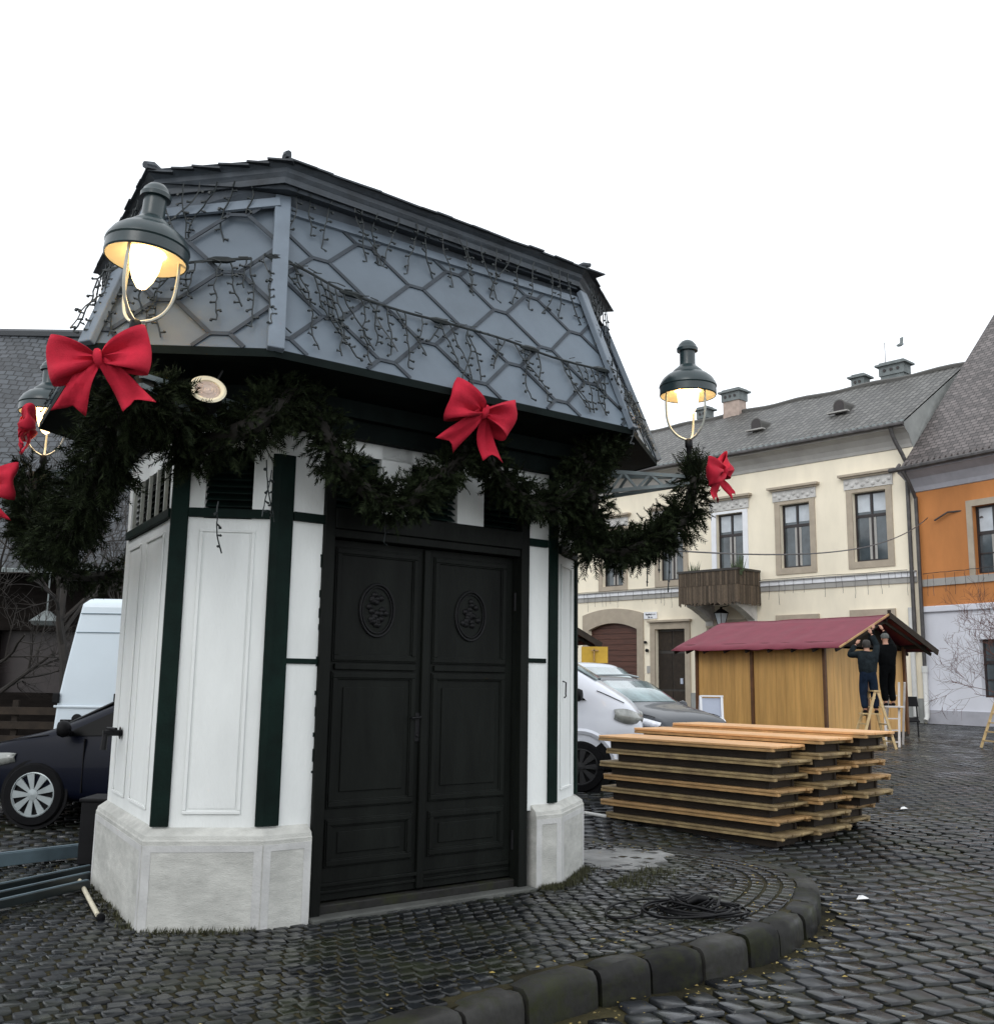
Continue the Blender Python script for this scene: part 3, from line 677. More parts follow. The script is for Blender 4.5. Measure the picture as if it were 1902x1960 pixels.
# ------------------------------------------------------------------ lamps on brackets
LAMPS = [(0, Vector((-2.05, 5.62, 0)), 'large green enamel lamp lit above the left red bow, nearest of the three lamps'),
         (2, Vector((1.60, 8.3, 0)), 'lit green enamel lamp standing clear at the right end of the kiosk, against the sky'),
         (6, Vector((-4.08, 8.70, 0)), 'lit green enamel lamp far left, half hidden behind the evergreen garland')]
lamp0 = None
def make_lamp(base, label):
    root = empty('bracket_lamp', (0, 0, 0), label, 'lamp', 'lit lamps on the kiosk brackets')
    prof = [(.232, -.05), (.238, -.04), (.236, .02), (.242, .03), (.238, .05), (.21, .10), (.17, .135), (.150, .145), (.135, .15), (.125, .17), (.09, .20), (.070, .22), (.066, .235), (.066, .34), (.088, .345), (.090, .37), (.080, .385), (.075, .40), (.05, .43), (.02, .445), (.001, .447)]
    m = MB(); m.lathe([(r, z+3.93) for r, z in prof], (0, 0, 0), 40, cap=False); sh = m.build('lamp_shade', 'lampgreen', root, smooth=30)
    m = MB(); m.lathe([(.228, 3.885), (.20, 3.90), (.115, 3.925), (.11, 3.94), (.001, 3.94)], (0, 0, 0), 40, cap=False); m.build('reflector', 'lampwhite', sh, smooth=40)
    m = MB(); m.lathe([(.088, 3.925), (.092, 3.90), (.084, 3.83), (.060, 3.76), (.028, 3.71), (.001, 3.70)], (0, 0, 0), 32, cap=False); m.build('bulb', 'bulb', root, smooth=60)
    m = MB(); m.lathe([(.004, 3.70), (.03, 3.73), (.045, 3.79), (.045, 3.86), (.03, 3.90)], (0, 0, 0), 20, cap=False); m.build('bulb_core', 'bulbcore', root, smooth=60)
    for k in range(3):
        a = 2*pi*k/3+.35; m = MB()
        pts = [Vector((cos(a)*r, sin(a)*r, z)) for r, z in ((.185, 3.91), (.19, 3.80), (.183, 3.68), (.15, 3.59), (.09, 3.53), (.02, 3.50))]
        m.tube(catmull(pts, 5), .010, 6); m.build('hoop_arm', 'hoop', root, smooth=60)
    m = MB(); m.lathe([(.02, 3.51), (.032, 3.50), (.032, 3.44), (.022, 3.43), (.018, 3.24), (.03, 3.22), (.001, 3.21)], (0, 0, 0), 16, cap=False); m.build('stem', 'iron', root, smooth=50)
    ld = bpy.data.lights.new('lamp_glow', 'POINT'); ld.energy = 2.2; ld.color = (1, .72, .38); ld.shadow_soft_size = .07
    lo = bpy.data.objects.new('lamp_glow', ld); COL.objects.link(lo); lo.location = (0, 0, 3.60); lo.parent = root
    return root
proto = make_lamp(None, LAMPS[0][2])
for k, (edge, p, lab) in enumerate(LAMPS):
    if k == 0: L_ = proto
    else: L_ = dup(proto, p, k*.8, lab)
    L_.location = (p.x+(.10 if k == 2 else 0), p.y, (0, .055, -.08)[k])
    if k == 0:
        R3 = Matrix.Rotation(radians(-3), 3, 'X') @ Matrix.Rotation(radians(3.5), 3, 'Y'); piv = Vector((0, 0, 3.75)); L_.location = Vector((-2.08, 5.60, 3.80))-R3 @ piv; L_.rotation_euler = R3.to_euler()
    # bracket: two-chord truss from the chamfer face out to the lamp
    a, b = O[edge], O[(edge+1) % 8]; mid2 = (a+b)/2; d = (b-a).normalized()
    br = empty('lamp_bracket', (mid2.x, mid2.y, 3.2), ('grey angle-iron truss holding the lamp above the left bow', 'grey angle-iron truss reaching out to the right-hand lamp', 'grey angle-iron truss reaching out to the far left lamp')[k], 'bracket', 'lamp brackets')
    tip = Vector((p.x, p.y, 3.24))
    for zz, nm in ((3.30, 1), (3.08, 0)):
        m = MB()
        for s in (-.17, .17):
            q = mid2+d*s; m.beam((q.x, q.y, zz), tip+Vector((0, 0, 0 if nm else -.06)), .03, .03)
        m.build('chord', 'angle', br)
    m = MB(); qa = Vector((mid2.x, mid2.y, 0)); n3 = 4
    for t in range(n3):
        t0, t1 = t/n3*.9, (t+.5)/n3*.9
        for s in (-.17, .17):
            q = mid2+d*s; P0 = Vector((q.x, q.y, 3.30)).lerp(tip, t0); P1 = Vector((q.x, q.y, 3.08)).lerp(tip+Vector((0, 0, -.06)), t1); m.beam(P0, P1, .02, .02)
            P2 = Vector((q.x, q.y, 3.30)).lerp(tip, t0+.9/n3); m.beam(P1, P2, .02, .02)
    m.build('lacing', 'angle', br)

# ------------------------------------------------------------------ evergreen garlands
def frond(m, p, d, L, rg, dens=1.0):
    d = d.normalized(); x = d.cross(Vector((rg.uniform(-1, 1), rg.uniform(-1, 1), rg.uniform(-1, 1)))).normalized(); y = d.cross(x)
    n = int(9*dens); 
    for k in range(n):
        t = (k+.3)/n; b = p+d*L*t
        for sg in (1, -1):
            a = rg.uniform(-.7, .7); side = (x*cos(a)+y*sin(a))*sg; ln = L*.42*(1-.55*t); tip = b+side*ln*.8+d*ln*.75; wv = d*.0055+y*.003
            m.add([b-wv, b+wv, tip], [(0, 1, 2)])
    m.add([p-x*.004, p+x*.004, p+d*L*1.05], [(0, 1, 2)]); m.add([p-y*.004, p+y*.004, p+d*L*1.05], [(0, 1, 2)])
def garland(pts, r, label, seed, per=330, flen_=.13, group=None):
    rg = random.Random(seed); c = catmull(pts, 14); tot = sum((c[i+1]-c[i]).length for i in range(len(c)-1))
    root = empty('evergreen_garland', c[0], label, 'garland', group)
    m = MB(); m.tube(c, r*.30, 6); m.build('core', 'firstem', root)
    m = MB(); N_ = int(tot*per)
    lum = [rg.uniform(.7, 1.25) for _ in range(200)]
    for k in range(N_):
        s = rg.random()*(len(c)-1); i = int(s); f_ = s-i; p = c[i].lerp(c[i+1], f_); t = (c[i+1]-c[i]).normalized()
        a = rg.uniform(0, 2*pi); x = t.cross(Vector((.2, .3, .93))).normalized(); y = t.cross(x); o = x*cos(a)+y*sin(a)
        rr_ = r*lum[int(s*3) % 200]; q = p+o*rr_*rg.uniform(.15, .75); d = o*rg.uniform(.5, 1.1)+t*rg.uniform(-.9, .9)+Vector((0, 0, -.25))
        frond(m, q, d, flen_*rg.uniform(.6, 1.15), rg)
    m.build('needles', 'fir', root)
    return root
d1 = (O[2]-O[1]).normalized(); n1 = Vector((d1.y, -d1.x, 0)).to_3d()
def fp(x, y, off=.30): return onpl(x, y, (O[1].x+n1.x*off, O[1].y+n1.y*off, 0), n1)
T1, T2, T3 = Vector((-2.05, 5.62, 3.22)), Vector((1.62, 8.3, 3.25)), Vector((-4.08, 8.70, 3.22))
GG = 'evergreen garland swags round the kiosk'
garland([T1+Vector((0, .05, .0)), (-2.35, 6.0, 2.94), (-2.75, 6.6, 2.60), (-3.2, 7.3, 2.50), (-3.65, 7.95, 2.68), T3+Vector((.05, -.1, 0))], .20, 'thick dark garland swag hanging between the two left-hand lamps', 1, 520, .15, GG)
garland([T3, (-4.3, 9.3, 2.8), (-4.2, 10.0, 2.5), (-3.7, 10.8, 2.7), (-3.0, 11.0, 3.2)], .17, 'garland swag running back from the far left lamp, cut by the frame edge', 2, 260, .14, GG)
garland([T1+Vector((.03, .12, -.05)), (-1.95, 6.0, 3.08), (-2.0, 6.35, 2.99), fp(470, 820, .27), fp(560, 750, .24)], .20, 'dark garland piece below the floodlight, from the left lamp to the roof corner', 3, 620, .13, GG)
garland([fp(555, 735, .22), fp(605, 800, .26), fp(655, 890), fp(715, 950), fp(770, 965), fp(830, 920), fp(880, 880), fp(905, 830)], .165, 'garland swag across the left half of the doors, ending at the middle red bow', 4, 620, .11, GG)
garland([fp(915, 845), fp(950, 905), fp(1000, 955), fp(1060, 965), fp(1110, 915), fp(1150, 860, .38), fp(1165, 830, .42)], .165, 'garland swag across the right half of the doors, right of the middle bow', 5, 620, .11, GG)
garland([fp(1165, 835, .42), (.62, 7.95, 3.0), (.66, 8.02, 2.72), (.85, 8.05, 2.56), (1.15, 8.1, 2.62), (1.36, 8.2, 2.72), (1.55, 8.28, 2.90), T2+Vector((.03, 0, -.02))], .15, 'bushy green garland loop drooping to the tip of the right-hand bracket', 6, 520, .14, GG)
garland([fp(1110, 870, .3), fp(1135, 960, .32), (.72, 8.1, 2.8), (.95, 8.5, 2.70), (1.2, 8.6, 2.7), (1.5, 8.4, 3.0)], .17, 'inner garland loop behind the bushy one at the right-hand bracket', 7, 380, .12, GG)
m = MB(); rg = random.Random(77)
for k in range(60): frond(m, T2+Vector((rg.gauss(.02, .05), rg.gauss(0, .05), rg.uniform(-.05, .08))), Vector((rg.gauss(0, .35), rg.gauss(0, .35), 1)), rg.uniform(.12, .22), rg)
tag(m.build('fir_tuft', 'fir'), 'upright tuft of bright fir twigs at the foot of the right-hand lamp', 'fir twigs')

# ------------------------------------------------------------------ bows
def bow(c, az, tilt, W_, label, seed, lean=0):
    rg = random.Random(seed); c = Vector(c)
    X = Vector((cos(az), sin(az), 0)); Nf = Vector((sin(az), -cos(az), 0)); Z = Vector((0, 0, 1))
    def P(x, y, z):
        xx = x*cos(tilt)-z*sin(tilt); zz = x*sin(tilt)+z*cos(tilt); return c+X*xx+Nf*(y+lean*zz)+Z*zz
    root = empty('red_bow', c, label, 'bow', 'red ribbon bows on the garlands')
    for sg in (-1, 1):
        m = MB(); nu, nv = 22, 9; H = .47*W_; L = .5*W_; vs = []
        for i in range(nu+1):
            u = i/nu; ph = u*2*pi*.93+.22; r_ = (1-cos(ph))/2; dep = sin(ph)*.085*W_/.55
            for j in range(nv+1):
                v = j/nv*2-1; wdt = .10+.90*r_**.62; crease = .030*sin(v*7+sg+seed)*(1-r_)+.016*sin(v*4+u*7+seed*2)+.012*sin(v*2.5-u*9)
                vs.append(P(sg*(r_*L*(1-.10*v*v)+.012), .04+dep*.72+crease, v*wdt*H/2+sg*.01*r_+.02*r_+(.05*r_*W_ if v > 0 else .03*r_*W_)*v))
        m.add(vs, [(i*(nv+1)+j, (i+1)*(nv+1)+j, (i+1)*(nv+1)+j+1, i*(nv+1)+j+1) for i in range(nu) for j in range(nv)])
        ob = m.build('ribbon_loop', 'red', root, smooth=60); so_ = ob.modifiers.new('t', 'SOLIDIFY'); so_.thickness = .003
    for sg in (-1, 1):
        m = MB(); nu, nv = 12, 6; vs = []
        for i in range(nu+1):
            t = i/nu
            for j in range(nv+1):
                v = j/nv*2-1; wd = (.03+.062*t**.8)*W_/.55
                tt = t+(.16*(abs(v)-1) if i > nu-3 else 0)*((i-(nu-3))/3 if i > nu-3 else 0)
                vs.append(P(sg*(.03+.19*tt)*W_/.55*.9+v*wd, .05+.035*sin(t*4+seed+sg)+.012*sin(v*5+t*6), -.335*W_/.55*tt*.86-.01+v*wd*.25*sg))
        m.add(vs, [(i*(nv+1)+j, (i+1)*(nv+1)+j, (i+1)*(nv+1)+j+1, i*(nv+1)+j+1) for i in range(nu) for j in range(nv)])
        ob = m.build('ribbon_tail', 'red', root, smooth=60); so_ = ob.modifiers.new('t', 'SOLIDIFY'); so_.thickness = .003
    m = MB(); m.tube([P(0, .05+.0, .045), P(0, .085, .03), P(0, .09, 0), P(0, .085, -.03), P(0, .05, -.045)], [.012, .022, .026, .022, .012], 8); m.build('knot', 'red', root, smooth=60)
bow(at(195, 692, 5.32), .12, radians(8), .52, 'large red bow hanging below the nearest lamp at upper left', 1)
bow(fp(915, 792, .58), .62, radians(-10), .54, 'bright red bow under the eave above the double doors', 2, .25)
bow(at(1368, 902, 8.22), radians(58), radians(14), .44, 'red bow seen side-on at the tip of the right-hand garland', 3)
bow(at(62, 815, 8.4), radians(-64), radians(0), .42, 'red bow seen edge-on beneath the far left lamp', 4)
bow(at(-8, 930, 7.5), radians(-30), radians(-5), .52, 'red bow cut off by the left edge of the picture', 5)

# floodlight
fc = at(397, 747, 5.95); root = empty('floodlight', fc, 'round floodlight with cream rim and ribbed lens under the eave', 'lamp')
vv = (Vector((0, 0, EYE))-fc).normalized(); dn = Vector((-.15, 0, -1)); dn = (dn-vv*dn.dot(vv)).normalized(); ax = vv*.70-dn*.71
m = MB(); m.lathe([(.105, 0), (.112, .012), (.10, .02), (.078, .012), (.075, -.005)], fc, 32, ax, cap=False); m.build('rim', 'lampwhite', root, smooth=50)
m = MB(); m.lathe([(.078, .0), (.066, .008), (.06, .002), (.05, .01), (.042, .003), (.033, .012), (.022, .005), (.012, .013), (.001, .01)], fc, 32, ax, cap=False); m.build('lens', 'flood', root, smooth=30)
m = MB(); m.lathe([(.02, -.16), (.075, -.15), (.095, -.10), (.10, .0)], fc, 28, ax, cap=False); m.build('housing', 'plastic', root, smooth=50)
m = MB(); m.beam(fc-ax*.1, fc+Vector((.05, .12, .16)), .03, .012); m.build('mount', 'plastic', root)

# ------------------------------------------------------------------ icicle fairy lights on the roof
def drop(m, P, down, side, nrm, L, rg):
    n = max(4, int(L/.035)); p = Vector(P); pts = [p.copy()]; dr = rg.uniform(-.3, .3); 
    for k in range(n):
        dr += rg.uniform(-.5, .5); dr *= .8; p = p+down*.035+side*.035*dr; pts.append(p.copy())
        if k % 2 == 1:
            sg = rg.choice((-1, 1)); q = p+side*sg*.028+down*rg.uniform(-.012, .02)+nrm*.006
            m.beam(p, q, .008, .008, nrm); m.beam(q, q+down*rg.uniform(-.012, .018)+side*sg*.004, .014, .014, nrm)
    m.tube(pts, .0052, 4)
for i, cab, lab in ((1, [(0, .73), (.25, .70), (.55, .60), (.95, .56), (1.4, .56), (1.9, .55), (2.35, .50), (2.8, .50), (3.2, .52)], 'dark icicle fairy lights and cable strung across the front roof slope'),
                    (0, [(0, .55), (.3, .60), (.6, .66), (.9, .70)], 'dark icicle fairy lights on the narrow roof slope left of the corner'),
                    (7, [(0.0, .6), (.5, .55), (1.0, .5), (1.6, .55), (2.1, .6)], 'dark icicle fairy lights on the left side roof slope behind the lamp'),
                    (2, [(0, .6), (.5, .5), (1.0, .55)], 'dark icicle fairy lights hanging off the right roof slope against the sky')):
    rg = random.Random(40+i); A, X, Y, Nn, poly = rframe(i); W3 = lambda u, v, o=.03: A+X*u+Y*v+Nn*o
    root = empty('icicle_lights', W3(poly[1][0]/2, 0), lab, 'fairy lights', 'icicle lights on the kiosk roof')
    Lx = poly[1][0]; cab = [(min(u, Lx), v) for u, v in cab]; c = catmull([W3(u, v) for u, v in cab], 6)
    m = MB(); m.tube(c, .009, 6)
    for k in range(int(Lx/.62)+1):
        q = c[min(len(c)-1, int((k+.35)*.62/Lx*len(c)))]; m.tube([q-X*.09, q-X*.04, q+X*.04, q+X*.09], [.008, .022, .022, .008], 6)
    for q in range(len(c)-2):
        if rg.random() < .8:
            t = c[q]+Nn*rg.uniform(0, .03)+Y*rg.uniform(-.02, .02); m.beam(t, t+X*.06+Y*rg.uniform(-.03, .03), .006, .006)
    m.build('cable', 'wire', root)
    m = MB(); down = -Y; u = .04; cl = 0
    while u < Lx-.05:
        q = c[min(len(c)-1, int(u/Lx*len(c)))]; hv = (q-A).dot(Y); L = min(rg.uniform(.22, .7), hv-.02)
        if L > .08: drop(m, q, down, X, Nn, L, rg); m.build('light_string', 'wire', root); m = MB()
        cl += 1; u += rg.uniform(.04, .08) if cl % 6 else rg.uniform(.10, .2)
    u = .1
    while u < Lx-.1:   # short strings dangling from the cornice
        f_ = u/Lx; tp = P_[i].lerp(P_[(i+1) % 8], f_); top = Vector((tp.x, tp.y, 4.82+SAG[i]*(1-f_)+SAG[(i+1) % 8]*f_))+Nn*.05+MI[i].to_3d()*.03
        drop(m, top, (Vector((0, 0, -1))+Nn*.06).normalized(), X, Nn, rg.uniform(.25, 1.1), rg); m.build('light_string', 'wire', root); m = MB(); u += rg.uniform(.08, .19)
    if i in (1, 2):
        for k in range(10):
            uu = (Lx-.02 if i == 1 else .0)+rg.uniform(-.12, .1); f_ = rg.uniform(.05, .95); e = E_[2].lerp(P_[2], f_); top = Vector((e.x, e.y, ZE+(ZP-ZE)*f_))+MI[2].to_3d().normalized()*rg.uniform(.03, .10)
            drop(m, top, Vector((0, 0, -1)), X, Nn, rg.uniform(.1, .35), rg); m.build('light_string', 'wire', root); m = MB()
rg = random.Random(99); lls = empty('loose_light_string', (0, 7, 2.9), 'loose dark fairy-light ends dangling under the garlands', 'fairy lights')
for (x, y, L) in [(1262, 1040, .25), (1280, 1045, .4), (1240, 1050, .35), (510, 880, .4), (520, 900, .35), (418, 960, .35), (735, 300+700, .1)]:
    m = MB(); drop(m, at(x, y, 8.2) if x > 1000 else fp(x, y, .12), Vector((0, 0, -1)), X, Nn, L, rg); m.build('light_string', 'wire', lls)
# ------------------------------------------------------------------ stacks of wooden decks
def make_deck(L, W, matn, seed, label, thick=.028):
    rg = random.Random(seed); root = empty('wooden_deck', (0, 0, 0), label, 'deck', None)
    nb = 4; g = .012; w_ = (W-g*(nb-1))/nb; z1 = .155; ch = .05
    for b in range(nb):
        y0 = b*(w_+g); x0 = rg.uniform(-.012, .012); x1 = L+rg.uniform(-.012, .012); c0 = ch if b == 0 else .008; c1 = ch if b == nb-1 else .008
        m = MB(); m.prism([(x0+c0, y0), (x1-c0, y0), (x1, y0+c0), (x1, y0+w_-c1), (x1-c1, y0+w_), (x0+c1, y0+w_), (x0, y0+w_-c1), (x0, y0+c0)], z1-thick, z1)
        m.build('plank', matn, root, bevel=.006)
    for xx in (.10, L-.16):    # end cleats under the planks
        m = MB(); m.box((xx+.04, W/2, z1-thick-.02), (.09, W-.05, .036)); m.build('cleat', 'wood_old', root, bevel=.004)
    m = MB(); m.box((L/2, .035, z1-thick-.019), (L-.06, .05, .032)); m.box((L/2, W-.035, z1-thick-.019), (L-.06, .05, .032)); m.build('edge_batten', matn if matn != 'wood_new' else 'wood_tan', root, bevel=.004)
    m = MB(); hh = z1-thick-.040
    for xx in (.22, L*.5, L-.24): m.box((xx, W/2, hh/2), (.10, W-.20, hh-.002))
    for yy in (.11, W-.11): m.box((L/2, yy, hh/2), (L-.30, .035, hh-.004))
    m.build('underframe', 'wood_dark', root)
    return root
SK = [((2.88, 10.50), 133.5, 2.36, .68, 7, -.095, .915), ((3.42, 10.84), 133.0, 2.60, .67, 7, -.085, .985), ((3.94, 11.30), 132.5, 2.62, .66, 7, -.07, 1.04)]
ordn = ['lowest', 'second from the bottom', 'third from the bottom', 'middle', 'third from the top', 'second from the top', 'topmost']
which = ['front', 'middle', 'rear']
mats_ = [['wood_old', 'wood_tan', 'wood_old', 'wood_tan', 'wood_old', 'wood_old', 'wood_new'], ['wood_old', 'wood_old', 'wood_tan', 'wood_old', 'wood_tan', 'wood_old', 'wood_new'], ['wood_old', 'wood_tan', 'wood_old', 'wood_tan', 'wood_tan', 'wood_old', 'wood_new']]
protos = {}
rg = random.Random(21)
for k, ((cx, cy), a_, L, W, n, z0, zt) in enumerate(SK):
    ang = radians(a_)   # local x runs from the right end to the left end, away from the camera
    hgt = (zt-z0)/n
    for j in range(n):
        mt = mats_[k][j]; key = (k, mt)
        look = {'wood_new': 'fresh orange', 'wood_old': 'grey weathered', 'wood_tan': 'tan brown'}[mt]
        lab = f'{look} wooden deck, {ordn[j]} in the {which[k]} stack'
        if key not in protos:
            o = make_deck(L, W, mt, k*10+len(protos), lab); protos[key] = o; o['group'] = 'wooden decks in three stacks'; r = o
        else: r = dup(protos[key], (0, 0, 0), 0, lab, 'wooden decks in three stacks')
        jx, jy, ja = rg.uniform(-.05, .05), rg.uniform(-.03, .03), rg.uniform(-.02, .02)
        if k == 2: jx *= 3.5; ja *= 3
        a2 = ang+ja; ox, oy = -sin(0), 0
        # local y must point away to the right: mirror by using negative width direction
        ux, uy = cos(a2), sin(a2); vx, vy = sin(a2), -cos(a2)
        px_, py_ = cx+vx*(W+jy)+ux*jx, cy+vy*(W+jy)+uy*jx
        r.location = (px_, py_, z0+j*hgt); r.rotation_euler = (0, 0, a2); r.scale = (1, 1, hgt/.156)
# small wooden block left on the front stack, yellow leaf pile
p = gp(1400, 1614, -.1); m = MB(); m.box((p.x+.05, p.y+.02, p.z+.01), (.16, .05, .02), .5)
tag(m.build('wood_offcut', 'leaf'), 'yellowish scrap lying on the cobbles before the front stack of decks', 'scrap')

# ------------------------------------------------------------------ market stalls
def make_stall(label):
    root = empty('market_stall', (0, 0, 0), label, 'stall', 'market stalls with burgundy roofs')
    Ln, Wd, H = 4.6, 3.6, 2.45     # local x along the long wall (to the left), y to the back; z 0 floor
    m = MB(); m.box((Ln/2, Wd/2, .07), (Ln+.05, Wd+.05, .14)); m.build('base_frame', 'wood_dark', root)
    for x0, x1 in ((0.06, 2.42), (2.52, 4.55)):
        m = MB(); nn = int((x1-x0)/.155); w9 = (x1-x0)/nn; [m.obox((x0+q*w9+.002, .02+.003*(q % 2), .14), (w9-.004, 0, 0), (0, .04, 0), (0, 0, H-.20)) for q in range(nn)]; m.build('wall_panel', 'ply', root)
    for y0, y1 in ((.06, 1.75), (1.85, Wd-.06)):
        m = MB(); nn = int((y1-y0)/.155); w9 = (y1-y0)/nn; [m.obox((.02+.003*(q % 2), y0+q*w9+.002, .14), (.04, 0, 0), (0, w9-.004, 0), (0, 0, H-.20)) for q in range(nn)]; m.build('end_panel', 'ply', root)
    m = MB(); m.obox((.1, Wd-.06, .14), (Ln-.2, 0, 0), (0, .04, 0), (0, 0, H-.2)); m.obox((Ln-.06, .1, .14), (.04, 0, 0), (0, Wd-.2, 0), (0, 0, H-.2)); m.build('back_wall', 'ply', root)
    for x, y in ((0, 0), (2.47, 0), (Ln, 0), (0, Wd), (Ln, Wd), (0, 1.8)):
        m = MB(); m.box((x, y, H/2+.07), (.085, .085, H)); m.build('post', 'postbrown', root, bevel=.005)
    m = MB(); m.beam((-.7, 0, H+.05), (Ln+.7, 0, H+.05), .08, .1); m.beam((-.7, Wd, H+.05), (Ln+.7, Wd, H+.05), .08, .1); m.beam((-.72, Wd/2, 3.20), (Ln+.7, Wd/2, 3.20), .08, .12)
    m.build('purlin', 'wood_dark', root)
    m = MB()
    for xx in (-.62, .1, .8, 1.6, 2.4, 3.2, 4.0, 4.7, 5.2):
        m.beam((xx, -.34, H-.15), (xx, Wd/2, 3.13), .05, .08); m.beam((xx, Wd+.34, H-.15), (xx, Wd/2, 3.13), .05, .08)
    m.build('rafter', 'wood_dark', root)
    m = MB()    # gable is open: dark sheet stands in for the shade under the roof
    m.add([(.03, 0, H), (.03, Wd, H), (.03, Wd/2, 3.2), (.08, 0, H), (.08, Wd, H), (.08, Wd/2, 3.2)], [(0, 1, 2), (5, 4, 3), (0, 3, 4, 1), (1, 4, 5, 2), (2, 5, 3, 0)]); m.build('gable', 'wood_dark', root)
    for sgn in (0, 1):
        m = MB(); nu, nv = 48, 8; vs = []
        for i in range(nu+1):
            x = -.80+(Ln+1.5)*i/nu
            for j in range(nv+1):
                t = j/nv; y = -.40+t*(Wd/2+.40); z = H-.04+t*(3.33-H); z += .007*sin(i*1.1)*(1-t)+.007*sin(i*.5+j)+.006*sin(i*.31+j*1.7)-.03*sin(pi*t)*(.4+.3*sin(i*.9))
                if j == 0: z -= .05+.008*sin(i*.9)
                if sgn: y = Wd-y
                vs.append((x, y, z))
        m.add(vs, [(i*(nv+1)+j, (i+1)*(nv+1)+j, (i+1)*(nv+1)+j+1, i*(nv+1)+j+1) for i in range(nu) for j in range(nv)])
        o = m.build('roof_cloth', 'canvas', root, smooth=60); s = o.modifiers.new('t', 'SOLIDIFY'); s.thickness = .02
    m = MB(); m.beam((-.80, -.42, H-.08), (-.80, Wd/2, 3.33), .03, .045); m.build('barge_board', 'wood_tan', root)
    m = MB(); m.beam((-.80, Wd+.42, H-.10), (-.80, Wd/2, 3.31), .03, .16); m.beam((-.80, Wd/2, 3.20), (-.80, Wd/2, 3.44), .05, .08, (1, 0, 0)); m.build('barge_board', 'wood_dark', root)
    return root
S1 = make_stall('wooden market stall with burgundy cloth roof, in front of the cream house')
la = atan2(.819, -.574)
S1.location = (8.75, 27.2, road_z(30)+.02); S1.rotation_euler = (0, 0, la); S1.scale = (1, -1, 1)
S2 = dup(S1, (-.92, 25.5, road_z(30)+.02), la, 'market stall mostly hidden behind the kiosk, only the burgundy roof corner showing'); S2.scale = (1, -1, 1)
# yellow board on posts behind the cars
root = empty('yellow_board', (2.25, 24.2, .1), 'yellow wooden hatch board with a T-shaped brace, standing above the silver car', 'board')
a0, a1 = at(1113, 1269, 24.2), at(1163, 1238, 24.0)
m = MB(); m.obox((a0.x, a0.y, a0.z), (a1.x-a0.x, a1.y-a0.y, 0), (.0, .05, 0), (0, 0, a1.z-a0.z)); m.build('panel', 'yellow', root)
m = MB(); cx_ = (a0.x+a1.x)/2+.02; yy = a0.y-.13; m.box((cx_-.04, yy-.02, (a0.z+a1.z)/2), (.03, .03, a1.z-a0.z-.08)); m.box((cx_-.02, yy-.02, a1.z-.09), (.17, .03, .03)); m.build('brace', 'wood_tan', root)
m = MB(); m.box((a0.x+.05, 24.3, 1.1), (.05, .05, 2.2)); m.box((a1.x-.05, 24.15, 1.1), (.05, .05, 2.2)); m.build('leg', 'wood_dark', root)
# white notice board leaning on stall
p0 = at(1343, 1375, 21.5); p1 = at(1386, 1333, 21.5); root = empty('notice_board', ((p0.x+p1.x)/2, 21.5, road_z(21.5)), 'pale blank A-frame notice board standing beside the dark car', 'sign')
zb = road_z(21.5)+.03
m = MB(); m.obox((p0.x+.03, 21.5, zb+.1), (p1.x-p0.x-.08, .03, 0), (0, .02, 0), (0, .12, p1.z-zb-.14)); m.build('board', 'signwhite', root)
m = MB()
for a, b in (((p0.x, 21.47, zb), (p0.x, 21.6, p1.z)), ((p1.x-.03, 21.5, zb), (p1.x-.03, 21.63, p1.z)), ((p0.x, 21.6, p1.z), (p1.x, 21.63, p1.z)), ((p1.x-.03, 21.95, zb), (p1.x-.03, 21.66, p1.z)), ((p0.x, 21.92, zb), (p0.x, 21.63, p1.z))): m.beam(a, b, .05, .03)
m.build('frame', 'white', root)

